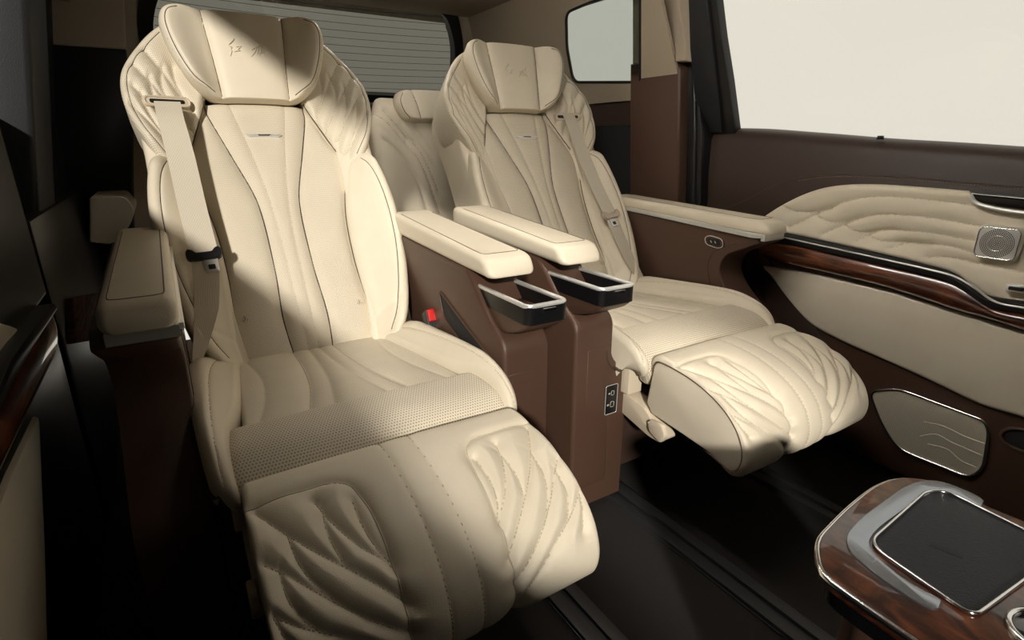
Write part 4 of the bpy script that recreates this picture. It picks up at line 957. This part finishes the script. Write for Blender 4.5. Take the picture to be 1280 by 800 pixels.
# ------------------------------------------------------------------ table end of the front console
def table():
    z = .385; x0, x1, y1 = .452, .690, .238
    R_ = root('console_table', (.571, -.02, 0), 'wood trimmed console tray table with dark ribbed inlay, at the bottom right corner', 'table')
    TF = PlaneFrame((0, 0, z), (1, 0, 0), (0, 1, 0), (0, 0, 1))
    px = TF.pxs
    rear = [(1032, 715), (1024, 690), (1026, 672), (1040, 655), (1068, 628), (1098, 606), (1125, 597), (1152, 598), (1175, 604)]
    left = px([(1200, 838), (1160, 806), (1100, 765), (1055, 734)]); right = px([(1230, 630), (1290, 655), (1340, 678)])
    left[0] = (left[1][0], -.12); right[-1] = (right[-2][0], -.12)
    ol = catmull(np.array([left[0], left[1], left[2], left[3]]+px(rear)+[right[0], right[1], right[2]]), 8)
    ol = resample(ol, 90)
    top = slab('table_top', TF, ol, -.014, 0, 'wood_top', R_, .002)
    tube('edge_trim', TF.map(ol[:, 0], ol[:, 1], -.005), .0038, 'chrome', top, 8)
    c = np.array([.575, .02])
    und = c+(ol-c)*.96; slab('table_underside', TF, und, -.034, -.013, 'black_gloss', R_, .0)
    foot = c+(ol-c)*[.86, .86]; slab('table_pedestal', TF, foot, -z+.001, -.034, 'brown', R_, 0)
    # satin horseshoe round the inlay
    ho = px([(1176, 752), (1168, 764), (1120, 738), (1085, 712), (1062, 690), (1058, 674), (1072, 654), (1105, 628), (1140, 606), (1165, 602), (1190, 608), (1228, 626), (1226, 634)])
    hi = px([(1226, 638), (1195, 622), (1172, 616), (1155, 622), (1120, 645), (1092, 668), (1086, 683), (1098, 700), (1130, 726), (1176, 752)])
    slab('horseshoe_plate', TF, np.r_[resample(catmull(ho, 6), 60), resample(catmull(hi, 6), 60)[:-1]], 0, .0022, 'satin_sky_tint', R_, .0006)
    il = rpoly(px([(1084, 682), (1158, 616), (1182, 616), (1330, 690), (1216, 774)]), [.02, .016, .012, .012, .012], 7)
    slab('tray_inlay', TF, il, 0, .0012, 'tray_pad', R_, .0003)
    ring(TF, il, .0017, .0024, 'inlay_rim', 'chrome', top, 8)
    lg = np.array(px([(1165, 676), (1208, 694), (1203, 700), (1161, 683)])); lo = slab('charge_mark', TF, lg, .0012, .0018, 'charcoal', R_, .0002)
    cc = np.array(px([(1316, 800)])[0]); cp = np.array([cc+.026*np.array([math.cos(a), math.sin(a)]) for a in np.linspace(0, 6.28318, 40, endpoint=False)])
    slab('cup_well', TF, cp, 0, .001, 'black_gloss', R_, .0002); ring(TF, cp, .003, .002, 'cup_well_rim', 'chrome', top, 8)
table()
# ------------------------------------------------------------------ fill lights added under the ceiling, out of view
def fill_strip(label, c, d, sx, sy, energy):
    d = np.array(d)/np.linalg.norm(d); R_ = root('ceiling_fill_light', tuple(c), label, 'fill_light')
    e1 = np.cross((0, 1., 0), d); e1 /= np.linalg.norm(e1); e2 = np.cross(d, e1); F = PlaneFrame(c, e1, e2, d)
    slab('fill_housing', F, rpoly([(-sx/2-.012, -sy/2-.012), (sx/2+.012, -sy/2-.012), (sx/2+.012, sy/2+.012), (-sx/2-.012, sy/2+.012)], .01), -.03, -.002, 'headliner', R_, .004)
    slab('fill_diffuser', F, rpoly([(-sx/2, -sy/2), (sx/2, -sy/2), (sx/2, sy/2), (-sx/2, sy/2)], .006), -.002, .002, 'fill_light', R_, .001)
    al = bpy.data.lights.new('fill_area', 'AREA'); al.shape = 'RECTANGLE'; al.size = sx; al.size_y = sy; al.energy = energy; al.color = (1, .94, .85)
    ao = bpy.data.objects.new('fill_area', al); COL.objects.link(ao); ao.parent = R_; ao.location = tuple(.004*d)
    ao.rotation_euler = Matrix([[e1[k], e2[k], -d[k]] for k in range(3)]).to_euler() if np.dot(np.cross(e1, e2), -d) > 0 else Matrix([[-e1[k], e2[k], -d[k]] for k in range(3)]).to_euler()
fill_strip('long added fill light strip along the middle of the ceiling', np.array([.45, .72, 1.185]), (.85, .0, -.55), .07, .62, 4.7)
fill_strip('small added fill light under the ceiling over the third row', np.array([CX, 1.62, 1.19]), (0, .1, -1), .20, .10, .9)
